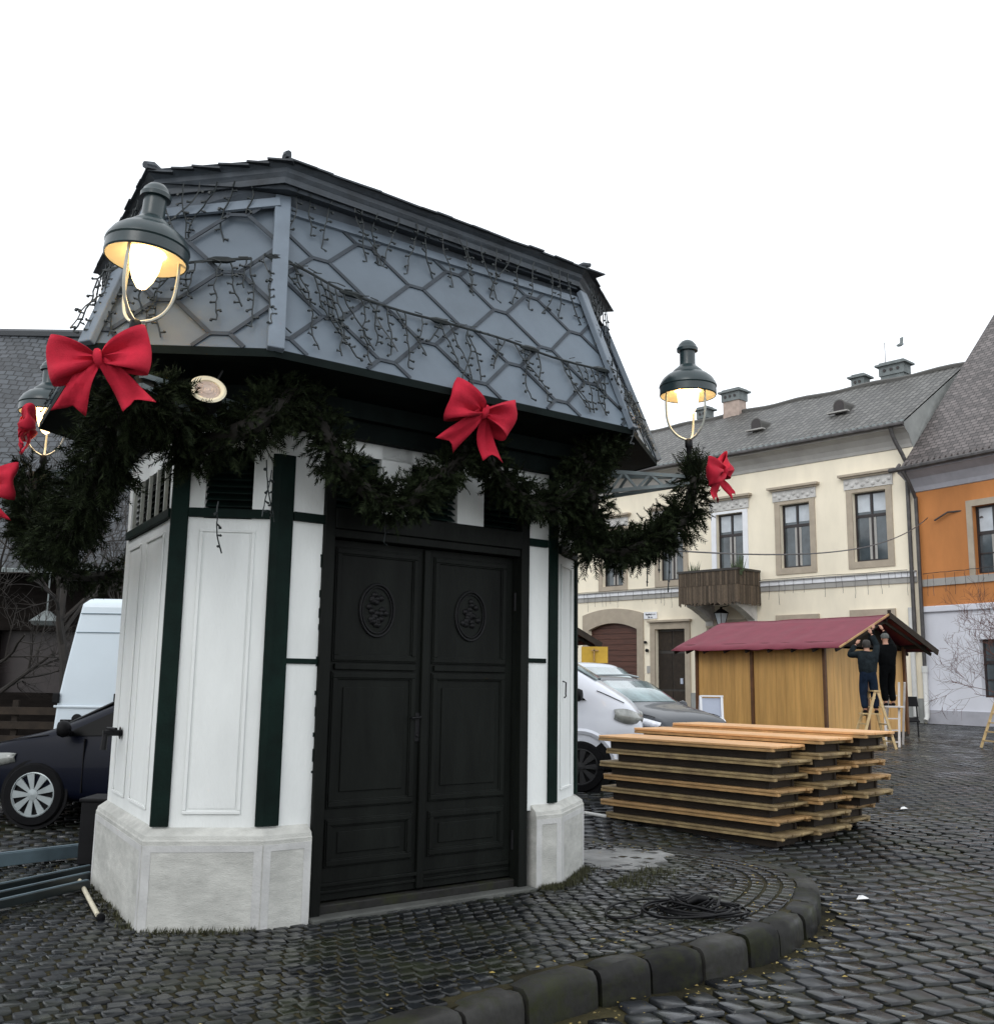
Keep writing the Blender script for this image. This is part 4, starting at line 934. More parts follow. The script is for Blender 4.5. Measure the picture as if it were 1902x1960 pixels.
# ------------------------------------------------------------------ vehicles
def vehicle(name, label, cat, paint, loc, az, prof, W, belt, zb, wheels, wr, cabin, glassm='carglass', screenm='screen', headl='lens', extra=None, group='parked cars and vans', arch=None):
    """prof: (x, ztop, halfwidth factor at the top); x forward. belt(x) gives the waist height."""
    root = empty(name, (0, 0, 0), label, cat, group); hw = W/2
    m = MB(); rings = []
    for x, zt, kf, wf in prof:
        b = min(belt(x), zt-.01)
        half = [(hw*wf*.90, zb), (hw*wf*.985, zb+.12), (hw*wf, zb+(b-zb)*.45), (hw*wf*.995, zb+(b-zb)*.75), (hw*wf*.955, b), (hw*wf*(.955+(kf-.955)*.5)+.012, b+(zt-b)*.55), (hw*wf*kf, zt-.035 if zt-b > .1 else zt-.008), (hw*wf*kf*.82, zt), (0, zt+.018)]
        rings.append([(x, -y, z) for y, z in half]+[(x, y, z) for y, z in reversed(half[:-1])])
    k = len(rings[0]); vs = [v for r in rings for v in r]
    fs = [(i*k+j, (i+1)*k+j, (i+1)*k+j+1, i*k+j+1) for i in range(len(rings)-1) for j in range(k-1)]+[tuple(range(k)), tuple(reversed(range((len(rings)-1)*k, len(rings)*k)))]
    fs += [((i+1)*k, i*k, i*k+k-1, (i+1)*k+k-1) for i in range(len(rings)-1)]
    m.add(vs, fs); body = m.build('body', paint, root, smooth=35)
    sub = body.modifiers.new('s', 'SUBSURF'); sub.levels = 1; sub.render_levels = 2
    def top(x):
        for a, b in zip(prof, prof[1:]):
            if a[0] <= x <= b[0]:
                t = (x-a[0])/(b[0]-a[0]); return a[1]+(b[1]-a[1])*t, a[2]+(b[2]-a[2])*t, a[3]+(b[3]-a[3])*t
        return prof[-1][1:]
    xr, xs0, xs1, pillars = cabin     # rear of side glass, top and base of the windscreen
    # side windows
    for s in (-1, 1):
        cuts = [xr]+pillars+[None]
        for a, b in zip(cuts, cuts[1:]):
            pts = []
            aa = a+.04
            if b is None:
                bb1, bb0 = xs0-.06, xs1-.12
            else: bb1 = bb0 = b-.04
            def side(x, f):
                zt = top(min(x, xs0-.05))[0]; bz = belt(x)+.03; z = bz+(zt-.10-bz)*f; zx, kf, wf = top(x); fl_ = min(1, (z-belt(x))/max(.05, zx-.03-belt(x)))
                y = hw*wf*(.955+(kf-.955)*fl_*.9)+.02; return (x, s*y, z)
            aa1 = aa+(.12 if a == xr else 0)
            q = [side(aa, 0), side(bb0, 0), side(bb1, 1), side(aa1, 1)]; mid_ = [side((aa+bb0)/2, 0), side((aa1+bb1)/2, 1)]
            m = MB(); m.add([q[0], mid_[0], q[1], q[2], mid_[1], q[3]], [(0, 1, 4, 5), (1, 2, 3, 4)] if s < 0 else [(5, 4, 1, 0), (4, 3, 2, 1)])
            o = m.build('side_window', glassm, root); so_ = o.modifiers.new('t', 'SOLIDIFY'); so_.thickness = .012
    # windscreen
    m = MB(); n = 10; vs = []
    for i in range(n+1):
        v = i/n*2-1
        for t in (0, .5, 1):
            x = xs1+(xs0+.13-xs1)*t; zt, kf, wf = top(x); yy = hw*wf*(kf*.90)*v
            vs.append((x+.06*(1-v*v)*.6+.016, yy, zt+.024+.004*(1-v*v)-(.03 if abs(v) > .95 else 0)))
    m.add(vs, [(i*3+j, (i+1)*3+j, (i+1)*3+j+1, i*3+j+1) for i in range(n) for j in range(2)])
    o = m.build('windscreen', screenm, root, smooth=50); so_ = o.modifiers.new('t', 'SOLIDIFY'); so_.thickness = .012; so_.offset = 0
    for x in wheels:
        for s in (-1, 1):
            m = MB(); m.lathe([(wr*.02, -.02), (wr*1.10, -.02), (wr*1.10, .0), (wr*.02, .0)], (x, s*(hw*.985), wr), 32, (0, s, 0), cap=False); m.build('wheel_arch', 'plastic', root, smooth=40)
            if arch:
                m = MB(); pr_ = [(wr*arch[0]-.02, -.1), (wr*arch[0], .03), (wr*(arch[0]+arch[1])/2, .045), (wr*arch[1], .0)]; m.lathe(pr_, (x, s*(hw*.985), wr), 40, (0, s, 0), cap=False); m.v = [(a, b, max(c, .32)) for a, b, c in m.v]; m.build('arch_trim', paint, root, smooth=50)
                m = MB(); m.lathe([(.02, .006), (wr*arch[0], .006)], (x, s*(hw*.985), wr), 32, (0, s, 0), cap=False); m.build('arch_liner', 'plastic', root)
            m = MB(); m.lathe([(wr*.66, -.1), (wr*.9, -.1), (wr, -.07), (wr, .02), (wr*.94, .045), (wr*.72, .05), (wr*.68, .02)], (x, s*(hw*.975), wr), 36, (0, s, 0), cap=False); wo = m.build('wheel', 'rubber', root, smooth=40)
            m = MB(); c = Vector((x, s*(hw*.975+.028), wr)); m.lathe([(wr*.72, .015), (wr*.68, .02), (wr*.64, .0)], c, 36, (0, s, 0), cap=False)
            m.lathe([(wr*.18, -.01), (wr*.17, .015), (.001, .02)], c, 20, (0, s, 0), cap=False)
            for q in range(9):
                a = 2*pi*q/9; u = Vector((cos(a), 0, sin(a))); v = Vector((-sin(a), 0, cos(a)))
                m.add([c+u*wr*.14-v*wr*.05, c+u*wr*.14+v*wr*.05, c+u*wr*.66+v*wr*.135, c+u*wr*.66-v*wr*.135]+[c+u*wr*.14-v*wr*.05+Vector((0, s*.012, 0)), c+u*wr*.14+v*wr*.05+Vector((0, s*.012, 0)), c+u*wr*.66+v*wr*.125+Vector((0, s*.012, 0)), c+u*wr*.66-v*wr*.125+Vector((0, s*.012, 0))], [(0, 1, 2, 3), (4, 5, 6, 7), (0, 1, 5, 4), (1, 2, 6, 5), (2, 3, 7, 6), (3, 0, 4, 7)])
            m.build('rim', 'rimdark' if arch else 'alloy', wo)
    x1 = prof[-1][0]
    for s in (-1, 1):
        m = MB(); pts = []
        for q in range(9):
            x = xs1+.02+(x1-.30-xs1)*q/8; zt_, kf_, wf_ = top(x); b_ = belt(x); fq = .5; pts.append((x, s*(hw*wf_*(.955+(kf_-.955)*.5)+.014), b_+(zt_-b_)*.55))
        m.tube(pts, .006, 4); m.build('bonnet_seam', 'plastic', root)
    if headl:
        hz, hx, hl, hh = headl[1:]
        for s in (-1, 1):
            m = MB(); vs = []
            for i in range(7):
                t = i/6; x = hx-hl*(1-t); wf = top(min(x, x1-.001))[2]; y = s*(hw*wf*.985+.008) if t < .75 else s*(hw*wf*.985+.008-.10*(t-.75)*4)
                hgt_ = hh*(.35+.65*sin(pi*min(1, t*.8+.15))); zc = hz-.06*t+.04
                vs += [(x, y, zc+hgt_/2), (x+.015, y+s*.012, zc), (x, y, zc-hgt_/2)]
            m.add(vs, [(i*3+j, (i+1)*3+j, (i+1)*3+j+1, i*3+j+1) for i in range(6) for j in range(2)]); o = m.build('headlight', headl[0], root, smooth=60); so_ = o.modifiers.new('t', 'SOLIDIFY'); so_.thickness = .02; so_.offset = 0
    for s in (-1, 1):
        m = MB(); mx_ = xs1-.22; zt = belt(mx_)+.10; m.lathe([(.02, -.08), (.075, -.05), (.09, 0), (.07, .05), (.01, .06)], (mx_, s*(hw+.13), zt), 12, (1, s*.2, 0)); m.beam((mx_, s*hw*.95, zt-.05), (mx_, s*(hw+.08), zt-.02), .05, .04); m.build('mirror', 'plastic' if paint != 'cardark' else paint, root, smooth=50)
    if extra: extra(root, hw, top, belt, m)
    root.location = loc; root.rotation_euler = (0, 0, az); return root
def AZ(deg): return radians(90-deg)    # compass style heading to rotation about Z (local +x forward)
def door_lines(xs):
    def f(root, hw, top, belt, _):
        for s in (-1, 1):
            m = MB()
            for x in xs: m.obox((x-.004, s*hw*.93, .35), (.008, 0, 0), (0, s*(hw*.078), 0), (0, 0, belt(x)-.36))
            m.build('door_seam', 'plastic', root)
            m = MB()
            for x in xs[:-1]: m.box((x+.16, s*(hw*.985+.004), belt(x)-.14), (.16, .02, .03))
            m.build('door_handle', 'plastic', root, bevel=.005)
    return f
# white van, nose to the right, behind the decks
VP = [(-2.5, 1.75, .80, .93), (-2.42, 1.93, .80, .99), (-1, 1.97, .80, 1), (.75, 1.95, .80, 1), (.98, 1.90, .79, 1), (1.92, 1.40, .86, 1), (2.15, 1.28, .85, .99), (2.38, 1.15, .83, .96), (2.52, 1.02, .80, .91), (2.59, .80, .78, .86), (2.60, .50, .78, .84)]
VP = [(x, z*(1.09 if z > .6 else 1), k, w_) for x, z, k, w_ in VP]
van = vehicle('parked_van', 'white van with its bonnet and headlight poking out from behind the kiosk, right side', 'van', 'carwhite', (0, 0, 0), 0, VP, 1.95, lambda x: 1.25-.05*max(0, x-1)-.2*max(0, x-2), .28, (-1.6, 1.72), .345, (-.4, .98, 1.92, [.55]), headl=('lens', 1.02, 2.56, .38, .20), arch=(1.28, 1.52), extra=door_lines([-.4, .52, 1.35]))
haz = 98; hd = Vector((sin(radians(haz)), cos(radians(haz)), 0)); c = Vector((1.33, 14.3+.95, 0))-hd*1.72
van.location = (c.x, c.y, road_z(14.6)-.03); van.rotation_euler = (0, 0, AZ(haz))
# dark car
CP = [(-2.2, .95, .85, .86), (-2.15, 1.08, .84, .92), (-1.9, 1.22, .80, .97), (-1.4, 1.46, .74, 1), (-.5, 1.56, .73, 1), (.25, 1.545, .73, 1), (.45, 1.50, .73, 1), (1.15, 1.10, .84, 1), (1.5, 1.045, .84, .99), (1.95, .96, .80, .96), (2.15, .86, .76, .90), (2.25, .70, .74, .82), (2.27, .45, .74, .80)]
haz = 143; hd = Vector((sin(radians(haz)), cos(radians(haz)), 0)); CP = [(x, z*.965, k, w_) for x, z, k, w_ in CP]; b = Vector((2.62, 17.3, 0))-hd*1.15
dk = vehicle('parked_car', 'anthracite car with pale roof rails and bright headlight, between the white van and the stall', 'car', 'cardark', (b.x, b.y, road_z(17)+.03), AZ(haz), CP, 1.80, lambda x: .93-.02*x if x < 1 else .91-.10*(x-1), .22, (-1.35, 1.35), .33, (-1.75, .42, 1.15, [-.95, -.05]), headl=('lensw', .76, 2.14, .42, .14),
             extra=lambda root, hw, top, belt, _: [MB().tube([(-1.3, s*hw*.70, 1.42), (-1.1, s*hw*.70, 1.52), (0, s*hw*.70, 1.53), (.25, s*hw*.70, 1.49)], .016, 6).build('roof_rail', 'alloy', root) for s in (-1, 1)])
# silver car behind it
haz = 143; hd = Vector((sin(radians(haz)), cos(radians(haz)), 0)); b = Vector((2.45, 20.6, 0))-hd*1.0
CS = [(x, z*1.20, k, w_) for x, z, k, w_ in CP]
sv = vehicle('parked_car', 'silver car with a dark mirror behind its windscreen, behind the anthracite one', 'car', 'carsilver', (b.x, b.y, road_z(20)+.02), AZ(haz), CS, 1.82, lambda x: 1.08-.02*x if x < 1 else 1.06-.10*(x-1), .22, (-1.35, 1.35), .33, (-1.75, .42, 1.15, [-.95, -.05]), headl=('lensw', .84, 2.14, .42, .14),
             extra=lambda root, hw, top, belt, _: [MB().tube([(-1.3, s*hw*.70, 1.66), (-1.1, s*hw*.70, 1.76), (0, s*hw*.70, 1.77), (.25, s*hw*.70, 1.72)], .016, 6).build('roof_rail', 'plastic', root) for s in (-1, 1)])
# navy hatchback left, nose to the left
BP = [(-2.0, .95, .85, .88), (-1.95, 1.10, .82, .94), (-1.7, 1.35, .76, .99), (-.9, 1.47, .74, 1), (.0, 1.47, .74, 1), (.25, 1.43, .74, 1), (1.15, .98, .86, 1), (1.45, .93, .85, .99), (1.8, .84, .80, .95), (2.0, .72, .76, .88), (2.10, .60, .74, .80), (2.12, .42, .74, .78)]
haz = 272; hd = Vector((sin(radians(haz)), cos(radians(haz)), 0)); wc = at(64, 1527, 11.0); wcz = wc.z-.325; wc.z = 0; lf = Vector((-hd.y, hd.x, 0)); b = wc-hd*1.25-lf*.86
nb_ = vehicle('parked_car', 'dark navy car with silver wheel trim, left of the kiosk, nose to the left', 'car', 'carblue', (b.x, b.y, road_z(11)+.03), AZ(haz), BP, 1.74, lambda x: .92-.01*x if x < 1 else .90-.10*(x-1), .20, (-1.25, 1.25), .325, (-1.5, .25, 1.15, [-.35]), screenm='carglass', headl=('lens', .66, 1.98, .5, .13), extra=door_lines([-.35, .75]))
# tall white panel van, rear doors towards the camera
root = empty('panel_van', (-4.75, 13.1, road_z(13)), 'tall white panel van with black rear door handle, behind the navy car', 'van', 'parked cars and vans')
z0 = road_z(13); X0, X1 = -5.60, -3.60
def vr(z): return max(0, z-.4)*.035+(.0 if z < 1.1 else .07*(z-1.1)**1.2)
lv = [.42, .8, 1.15, 1.5, 1.9, 2.1, 2.3, 2.42, 2.50]
m = MB(); vs = []
for z in lv:
    i_ = vr(z)*1.5+(.05 if z > 2.45 else 0); yo = vr(z)*.3+(.10 if z > 2.45 else 0)
    vs += [(X0+i_, 13.1+yo, z0+z), (X1-i_, 13.1+yo, z0+z), (X1-i_, 18.0-yo, z0+z), (X0+i_, 18.0-yo, z0+z)]
m.add(vs, [(k*4+j, k*4+(j+1) % 4, (k+1)*4+(j+1) % 4, (k+1)*4+j) for k in range(len(lv)-1) for j in range(4)]+[(3, 2, 1, 0), tuple(range(len(vs)-4, len(vs)))]); m.build('body', 'vanwhite', root, bevel=.04)
m = MB()
for z, t in ((2.29, .012), (2.05, .010)): m.obox((X0+vr(z)*1.5+.03, 13.09+vr(z)*.3-.001, z0+z), (X1-X0-vr(z)*3-.06, 0, 0), (0, .02, 0), (0, 0, t))
m.obox((-4.73, 13.09, z0+.5), (.012, 0, 0), (0, .05, 0), (0, 0, 1.78)); m.build('door_seam', 'steelbar', root)
m = MB(); m.box((-5.32, 13.07, z0+.93), (.30, .04, .05)); m.lathe([(.07, 0), (.06, .03), (.02, .04)], (-5.27, 13.09, z0+.96), 16, (0, -1, 0)); m.build('rear_handle', 'plastic', root, bevel=.008)
for zz in (1.22, .62):
    for xx in (X0+.03, -4.80): m = MB(); m.box((xx+.02, 13.08, z0+zz+.0), (.08, .05, .13)); m.build('hinge', 'plastic', root, bevel=.012)
m = MB(); m.obox((X0+.02, 13.085, z0+1.10), (X1-X0-.04, 0, 0), (0, .02, 0), (0, 0, .03)); m.build('waist_crease', 'vanwhite', root, bevel=.008)
m = MB(); m.obox((X0, 13.02, z0+.34), (X1-X0, 0, 0), (0, .2, 0), (0, 0, .18)); m.build('bumper', 'plastic', root, bevel=.02)
for xx in (X0+.12, X1-.12):
    for yy in (14.3, 17.3): m = MB(); m.lathe([(.1, -.1), (.34, -.1), (.36, -.06), (.36, .06), (.34, .1), (.1, .1)], (xx, yy, z0+.36), 24, (1, 0, 0)); m.build('wheel', 'rubber', root, smooth=40)

# ------------------------------------------------------------------ facades with real openings
def facade(m, P, s0, s1, z0, z1, holes, off=0, depth=.25):
    S = sorted({s0, s1, *[h[0] for h in holes], *[h[1] for h in holes]}); Zs = sorted({z0, z1, *[h[2] for h in holes], *[h[3] for h in holes]})
    for a, b in zip(S, S[1:]):
        for c, d in zip(Zs, Zs[1:]):
            ms, mz = (a+b)/2, (c+d)/2
            if any(h[0] < ms < h[1] and h[2] < mz < h[3] for h in holes): continue
            m.quad(P(a, c, off), P(b, c, off), P(b, d, off), P(a, d, off))
    for h in holes:
        a, b, c, d = h[:4]
        m.quad(P(a, c, off), P(a, c, off+depth), P(a, d, off+depth), P(a, d, off)); m.quad(P(b, c, off), P(b, c, off+depth), P(b, d, off+depth), P(b, d, off))
        m.quad(P(a, d, off), P(a, d, off+depth), P(b, d, off+depth), P(b, d, off)); m.quad(P(a, c, off), P(a, c, off+depth), P(b, c, off+depth), P(b, c, off))
def pbox(m, P, s0, s1, z0, z1, o0, o1):
    a, b, c = P(s0, z0, o0), P(s1, z0, o0), P(s0, z0, o1); m.obox(a, b-a, c-a, (0, 0, z1-z0)); return m
GZ = .10
def mkP(h0, az):
    e = Vector((sin(radians(az)), cos(radians(az)), 0)); n = Vector((e.y, -e.x, 0)); n = n if n.y > 0 else -n
    return lambda s, z, o=0: Vector((h0[0], h0[1], GZ))+e*s+n*o+Vector((0, 0, z))
PY = mkP((16.82, 40.11), -42)
house = empty('cream_house', PY(9, 0, 4), 'long cream two-storey house with moss-grey tiled roof and a reed-clad balcony', 'house')
PYm = PY
# openings
up_w = [(1.25, 2.73, 6.5, 9.42), (4.75, 6.22, 6.48, 9.32), (8.18, 9.66, 6.3, 9.25), (11.6, 13.09, 6.33, 9.2), (15.41, 16.83, 6.25, 9.15), (19.0, 20.4, 6.3, 9.1)]
gf_w = [(1.35, 2.72, 1.2, 4.14), (4.75, 6.25, 1.2, 4.05), (8.1, 10.0, .2, 3.95)]
door_ = (11.57, 13.38, .15, 3.97); gate_ = (14.53, 17.80, .1, 4.36)
m = MB(); facade(m, PY, 0, 24, 0, 11.2, up_w+gf_w+[door_, gate_], 0, .3)
def end(s, flip=False):
    m.add([PY(s, 0, 0), PY(s, 0, 12), PY(s, 11.8, 12), PY(s, 15.70, 5.6), PY(s, 12.33, 0)], [(0, 1, 2, 3, 4)])
m.quad(PY(24, 0, 0), PY(24, 0, 12), PY(24, 11.9, 12), PY(24, 11.9, 0)); m.quad(PY(0, 0, 12), PY(24, 0, 12), PY(24, 11.9, 12), PY(0, 11.9, 12)); m.build('wall', 'ywall', house)
m = MB(); end(-.0); m.poly([PY(-.0, 11.0, 0), PY(-.0, 11.9, 0), PY(-.0, 12.32, 0), PY(-.0, 11.9, -.72), PY(-.0, 11.7, -.62), PY(-.0, 11.5, -.3)]); m.build('gable_wall', 'ywall2', house)
# roof
m = MB(); Ls = 24.6; rl = sqrt(6.3**2+3.9**2)
def roofq(P, s0, s1, o0, z0, o1, z1, m, flip=False):
    n = 24
    for k in range(n):
        a, b = s0+(s1-s0)*k/n, s0+(s1-s0)*(k+1)/n; rl = hypot(o1-o0, z1-z0)
        wv = lambda s: .035*sin(s*1.7)+.02*sin(s*4.1)
        m.quad(P(a, z0+wv(a)*.3, o0), P(b, z0+wv(b)*.3, o0), P(b, z1+wv(b), o1), P(a, z1+wv(a), o1), [(a, 0), (b, 0), (b, rl), (a, rl)])
roofq(PY, .06, Ls, -.70, 11.93, 5.6, 15.72, m); roofq(PY, .06, Ls, 12.3, 11.8, 5.6, 15.72, m); rf2 = m.build('roof', 'roof1', house)
m = MB(); m.tube([PY(s, 15.75+.04*sin(s*1.7), 5.6) for s in [Ls*i/40 for i in range(41)]], .12, 6); m.build('ridge', 'roof1', rf2)
m = MB()
for s in [.15+.30*k for k in range(81)]: m.tube([PY(s, 11.90+.01*sin(s), -.76), PY(s, 12.02, -.5)], .09, 6)
m.build('eave_tile', 'chimcap', rf2)
# coved cornice
m = MB(); cv = [(0, 11.0), (-.05, 11.02), (-.06, 11.15), (-.14, 11.35), (-.32, 11.58), (-.52, 11.70), (-.60, 11.72), (-.62, 11.86), (.05, 11.88)]
vs = [PY(s, z, o) for s in (0.02, 24) for o, z in cv]; k = len(cv); m.add(vs, [(j, k+j, k+j+1, j+1) for j in range(k-1)]+[tuple(range(k)), tuple(reversed(range(k, 2*k)))]); m.build('cornice', 'cove', house)
m = MB(); m.tube([PY(0, 11.86, -.74), PY(24, 11.86, -.74)], .085, 8); m.build('gutter', 'gutter', house)
m = MB(); pbox(m, PY, .1, 24, 5.72, 5.92, -.10, .0); m.build('string_course', 'white', house, bevel=.02)
m = MB(); pbox(m, PY, .1, 24, 5.50, 5.72, -.05, .0); pbox(m, PY, .1, 24, 5.92, 5.97, -.17, 0); m.build('string_moulding', 'cove', house)
m = MB(); pbox(m, PY, .1, 11.3, 0, .95, -.045, 0); pbox(m, PY, 13.7, 14.2, 0, .95, -.045, 0); m.build('socle', 'ywall2', house)
def window(P, par, h, blind=.42, kind=0, off=.2):
    a, b, c, d = h; m = MB(); f = .075; mid_ = (a+b)/2; tz = c+(d-c)*.66 if kind == 0 else c+(d-c)*.6
    for q in ((a, b, c, c+f), (a, b, d-f, d), (a, a+f, c+f, d-f), (b-f, b, c+f, d-f), (a+f, b-f, tz-.06, tz+.06), (mid_-.04, mid_+.04, c+f, tz-.06), (mid_-.035, mid_+.035, tz+.06, d-f)): pbox(m, P, *q, off, off+.07)
    if kind == 1:
        for zz in (c+(tz-c)*.5,): pbox(m, P, a+f, b-f, zz-.025, zz+.025, off+.01, off+.06)
    w_ = m.build('window', 'winframe', par)
    for s0, s1 in ((a+f, mid_-.03), (mid_+.03, b-f)):
        for z0_, z1_ in ((c+f, tz-.05), (tz+.05, d-f)):
            m = MB(); pbox(m, P, s0, s1, z0_, z1_, off+.04, off+.05); m.build('pane', 'pane', w_)
            if z0_ > tz and blind:
                m = MB(); pbox(m, P, s0+.05, s1-.05, z0_+(z1_-z0_)*(.12 if blind < .5 else 0)+.02, z1_-.01, off+.025, off+.035); m.build('blind', 'blind', w_)
            elif z0_ < tz and blind:
                m = MB(); pbox(m, P, mid_+(.05 if s0 > mid_-.05 else -.16), mid_+(.16 if s0 > mid_-.05 else -.05), z0_+.02, z1_-.02, off+.026, off+.034); m.build('curtain', 'cove', w_)
    m = MB(); pbox(m, P, a, b, c, d, off+.30, off+.32); m.build('backing', 'winframe', w_)
    return w_
for i, h in enumerate(up_w):
    a, b, c, d = h; window(PY, house, h, .42)
    m = MB(); t = .27
    for q in ((a-t, a-.002, c-.28, d+.12), (b+.002, b+t, c-.28, d+.12), (a-.002, b+.002, c-.28, c-.002), (a-.002, b+.002, d+.002, d+.12)): pbox(m, PY, *q, -.05, .0)
    m.build('window_surround', 'white' if i == 2 else 'surround', house)
    m = MB(); pbox(m, PY, a-.34, b+.34, d+.16, d+.62, -.07, 0)
    rg = random.Random(i)
    for k in range(9):
        s = a-.2+(b-a+.4)*k/8; m.lathe([(.09, 0), (.075, .03), (.03, .05), (.001, .055)], PY(s, d+.37+.06*(-1)**k, -.07), 10, PY(0, 0, -1)-PY(0, 0, 0))
    m.build('relief', 'relief', house)
    m = MB(); pbox(m, PY, a-.52, b+.52, d+.70, d+.80, -.26, 0); pbox(m, PY, a-.42, b+.42, d+.62, d+.70, -.16, 0); m.build('window_cornice', 'surround', house)
for i, h in enumerate(gf_w):
    a, b, c, d = h; window(PY, house, h, 0, 0)
    m = MB(); pbox(m, PY, a-.3, b+.3, d+.02, d+.36, -.10, 0); pbox(m, PY, a-.3, a-.02, c, d+.02, -.05, 0); pbox(m, PY, b+.02, b+.3, c, d+.02, -.05, 0); m.build('window_surround', 'surround', house)
    m = MB(); o0, o1 = -.35, -.05; m.obox(PY(a+.05, d-.12, o0), PY(b-.05, d-.12, o0)-PY(a+.05, d-.12, o0), PY(a+.05, d-.04, o1)-PY(a+.05, d-.12, o0), (0, 0, .07)); m.build('rolled_awning', 'canvas', house)
# door
a, b, c, d = door_
m = MB()
for q in ((a-.30, a-.002, c, d+.34), (b+.002, b+.30, c, d+.34), (a-.002, b+.002, d+.002, d+.34)): pbox(m, PY, *q, -.07, 0)
pbox(m, PY, a-.4, b+.4, d+.34, d+.44, -.2, 0); m.build('door_surround', 'surround', house)
m = MB(); pbox(m, PY, a, b, c, d, .2, .26); do_ = m.build('house_door', 'doorbrown', house)
m = MB()
for s0, s1 in ((a+.08, (a+b)/2-.03), ((a+b)/2+.03, b-.08)):
    for z0_, z1_ in ((c+.15, 1.0), (1.1, 2.8), (2.95, d-.1)): pbox(m, PY, s0, s1, z0_, z1_, .175, .2)
m.build('panel', 'wood_dark', do_)
m = MB(); pbox(m, PY, a+.3, a+.45, 1.35, 1.62, .15, .174); m.build('letter_plate', 'signwhite', do_)
# arched gate
a, b, c, d = gate_; cx_, hw_ = (a+b)/2, (b-a)/2
arc = lambda s, k=1.0, add=0: d+add+.32*k*(1-((s-cx_)/hw_)**2)
m = MB(); n = 20
pbox(m, PY, a, b, c, d, .22, .28); gt = m.build('gate', 'gate', house)
m = MB()
for k in range(n):
    s0, s1 = a-.42+(b-a+.84)*k/n, a-.42+(b-a+.84)*(k+1)/n; f1 = lambda s: d+.44+.30*(1-((s-cx_)/(hw_+.42))**2); f0 = lambda s: d-.34+.34*max(0, 1-((s-cx_)/hw_)**2) if a < s < b else d-.34
    v = [PY(s0, f0(s0), -.06), PY(s1, f0(s1), -.06), PY(s1, f1(s1), -.06), PY(s0, f1(s0), -.06)]+[PY(s0, f0(s0), .21), PY(s1, f0(s1), .21), PY(s1, f1(s1), 0), PY(s0, f1(s0), 0)]
    m.add(v, [(0, 1, 2, 3), (0, 1, 5, 4), (3, 2, 6, 7), (0, 3, 7, 4), (1, 2, 6, 5)])
pbox(m, PY, a-.42, a-.003, c, d-.34, -.06, 0); pbox(m, PY, b+.003, b+.42, c, d-.34, -.06, 0); m.build('gate_arch', 'surround', house)
m = MB()
for z in [c+.1+.28*k for k in range(15)]: pbox(m, PY, a, b, z, z+.25, .19, .215)
m.build('gate_board', 'gate', gt)
# street name plate
root = empty('street_sign', PY(13.65, 4.55, -.03), 'small white street name plate on the cream wall right of the arched gate', 'sign')
m = MB(); pbox(m, PY, 13.24, 14.07, 4.5, 4.84, -.055, -.03); m.build('plate', 'white', root)
def text3d(body, size, P, s, z, o, par, mt='text', ax=None):
    cu = bpy.data.curves.new('lettering', 'FONT'); cu.body = body; cu.size = size; cu.align_x = 'CENTER'; cu.extrude = .004; cu.materials.append(MT[mt]); cu.offset = .003
    t = bpy.data.objects.new('lettering', cu); COL.objects.link(t); X_ = (P(0, 0, 0)-P(1, 0, 0)).normalized(); Z_ = Vector((0, 0, 1)); Y_ = X_.cross(Z_)
    dg = bpy.context.evaluated_depsgraph_get(); me = bpy.data.meshes.new_from_object(t.evaluated_get(dg)); bpy.data.objects.remove(t)
    mb = MB(); base = P(s, z, o); mb.v = [tuple(base+X_*v.co.x+Z_*v.co.y-Y_*v.co.z) for v in me.vertices]; mb.f = [tuple(p.vertices) for p in me.polygons]
    return mb.build('lettering', mt, par)
text3d('Bogdányi u. u.', .11, PY, 13.65, 4.69, -.062, root); text3d('24. sz.', .12, PY, 13.65, 4.54, -.062, root)
# small fittings beside the gate
for nm, s, z, r_ in (('wall_spotlight', 13.95, 3.35, .07), ('door_bell_lamp', 13.85, 2.95, .08)):
    m = MB(); m.lathe([(.02, 0), (r_, .05), (r_*1.1, .14), (.02, .16)], PY(s, z, 0), 10, PY(0, 0, -1)-PY(0, 0, 0)); m.build(nm.replace('door_bell_lamp', 'wall_spotlight'), 'iron', house)
m = MB(); pbox(m, PY, 13.62, 13.92, 1.85, 2.2, -.03, 0); m.build('notice_plate', 'cove', house)
# balcony
bal = empty('balcony', PY(8.8, 5, -.5), '', ''); bal.parent = house; bal.location = PY(8.8, 5, -.5)-WL[house.name]; 
for k_ in ('label', 'category', 'group'):
    if k_ in bal: del bal[k_]
m = MB(); pbox(m, PY, 7.36, 10.44, 5.0, 5.22, -1.78, -.102); m.build('balcony_slab', 'doorbrown', bal)
m = MB()
for (s0, s1, o0, o1) in ((7.30, 10.50, -1.84, -1.80), (7.30, 7.34, -1.80, -.1), (10.46, 10.50, -1.80, -.1)):
    pbox(m, PY, s0, s1, 5.15, 6.42, o0, o1)
rg = random.Random(4)
for k in range(48):
    s = 7.32+3.14*k/47; z9 = 4.98-rg.uniform(0, .16); pbox(m, PY, s-.028, s+.028, z9, 5.72, -1.865-rg.uniform(0, .02), -1.842); pbox(m, PY, s-.026, s+.026, 5.74, 6.36, -1.86-rg.uniform(0, .02), -1.842)
for k in range(26):
    o = -1.80+1.68*k/25; z9 = 4.98-rg.uniform(0, .14); pbox(m, PY, 7.275, 7.298, z9, 5.72, o-.028, o+.028); pbox(m, PY, 7.278, 7.298, 5.74, 6.36, o-.026, o+.026)
m.build('reed_screen', 'thatch', bal)
m = MB(); pbox(m, PY, 7.24, 10.56, 6.36, 6.46, -1.90, -1.76); pbox(m, PY, 7.24, 7.36, 6.36, 6.455, -1.755, -.1); m.build('hand_rail', 'doorbrown', bal)
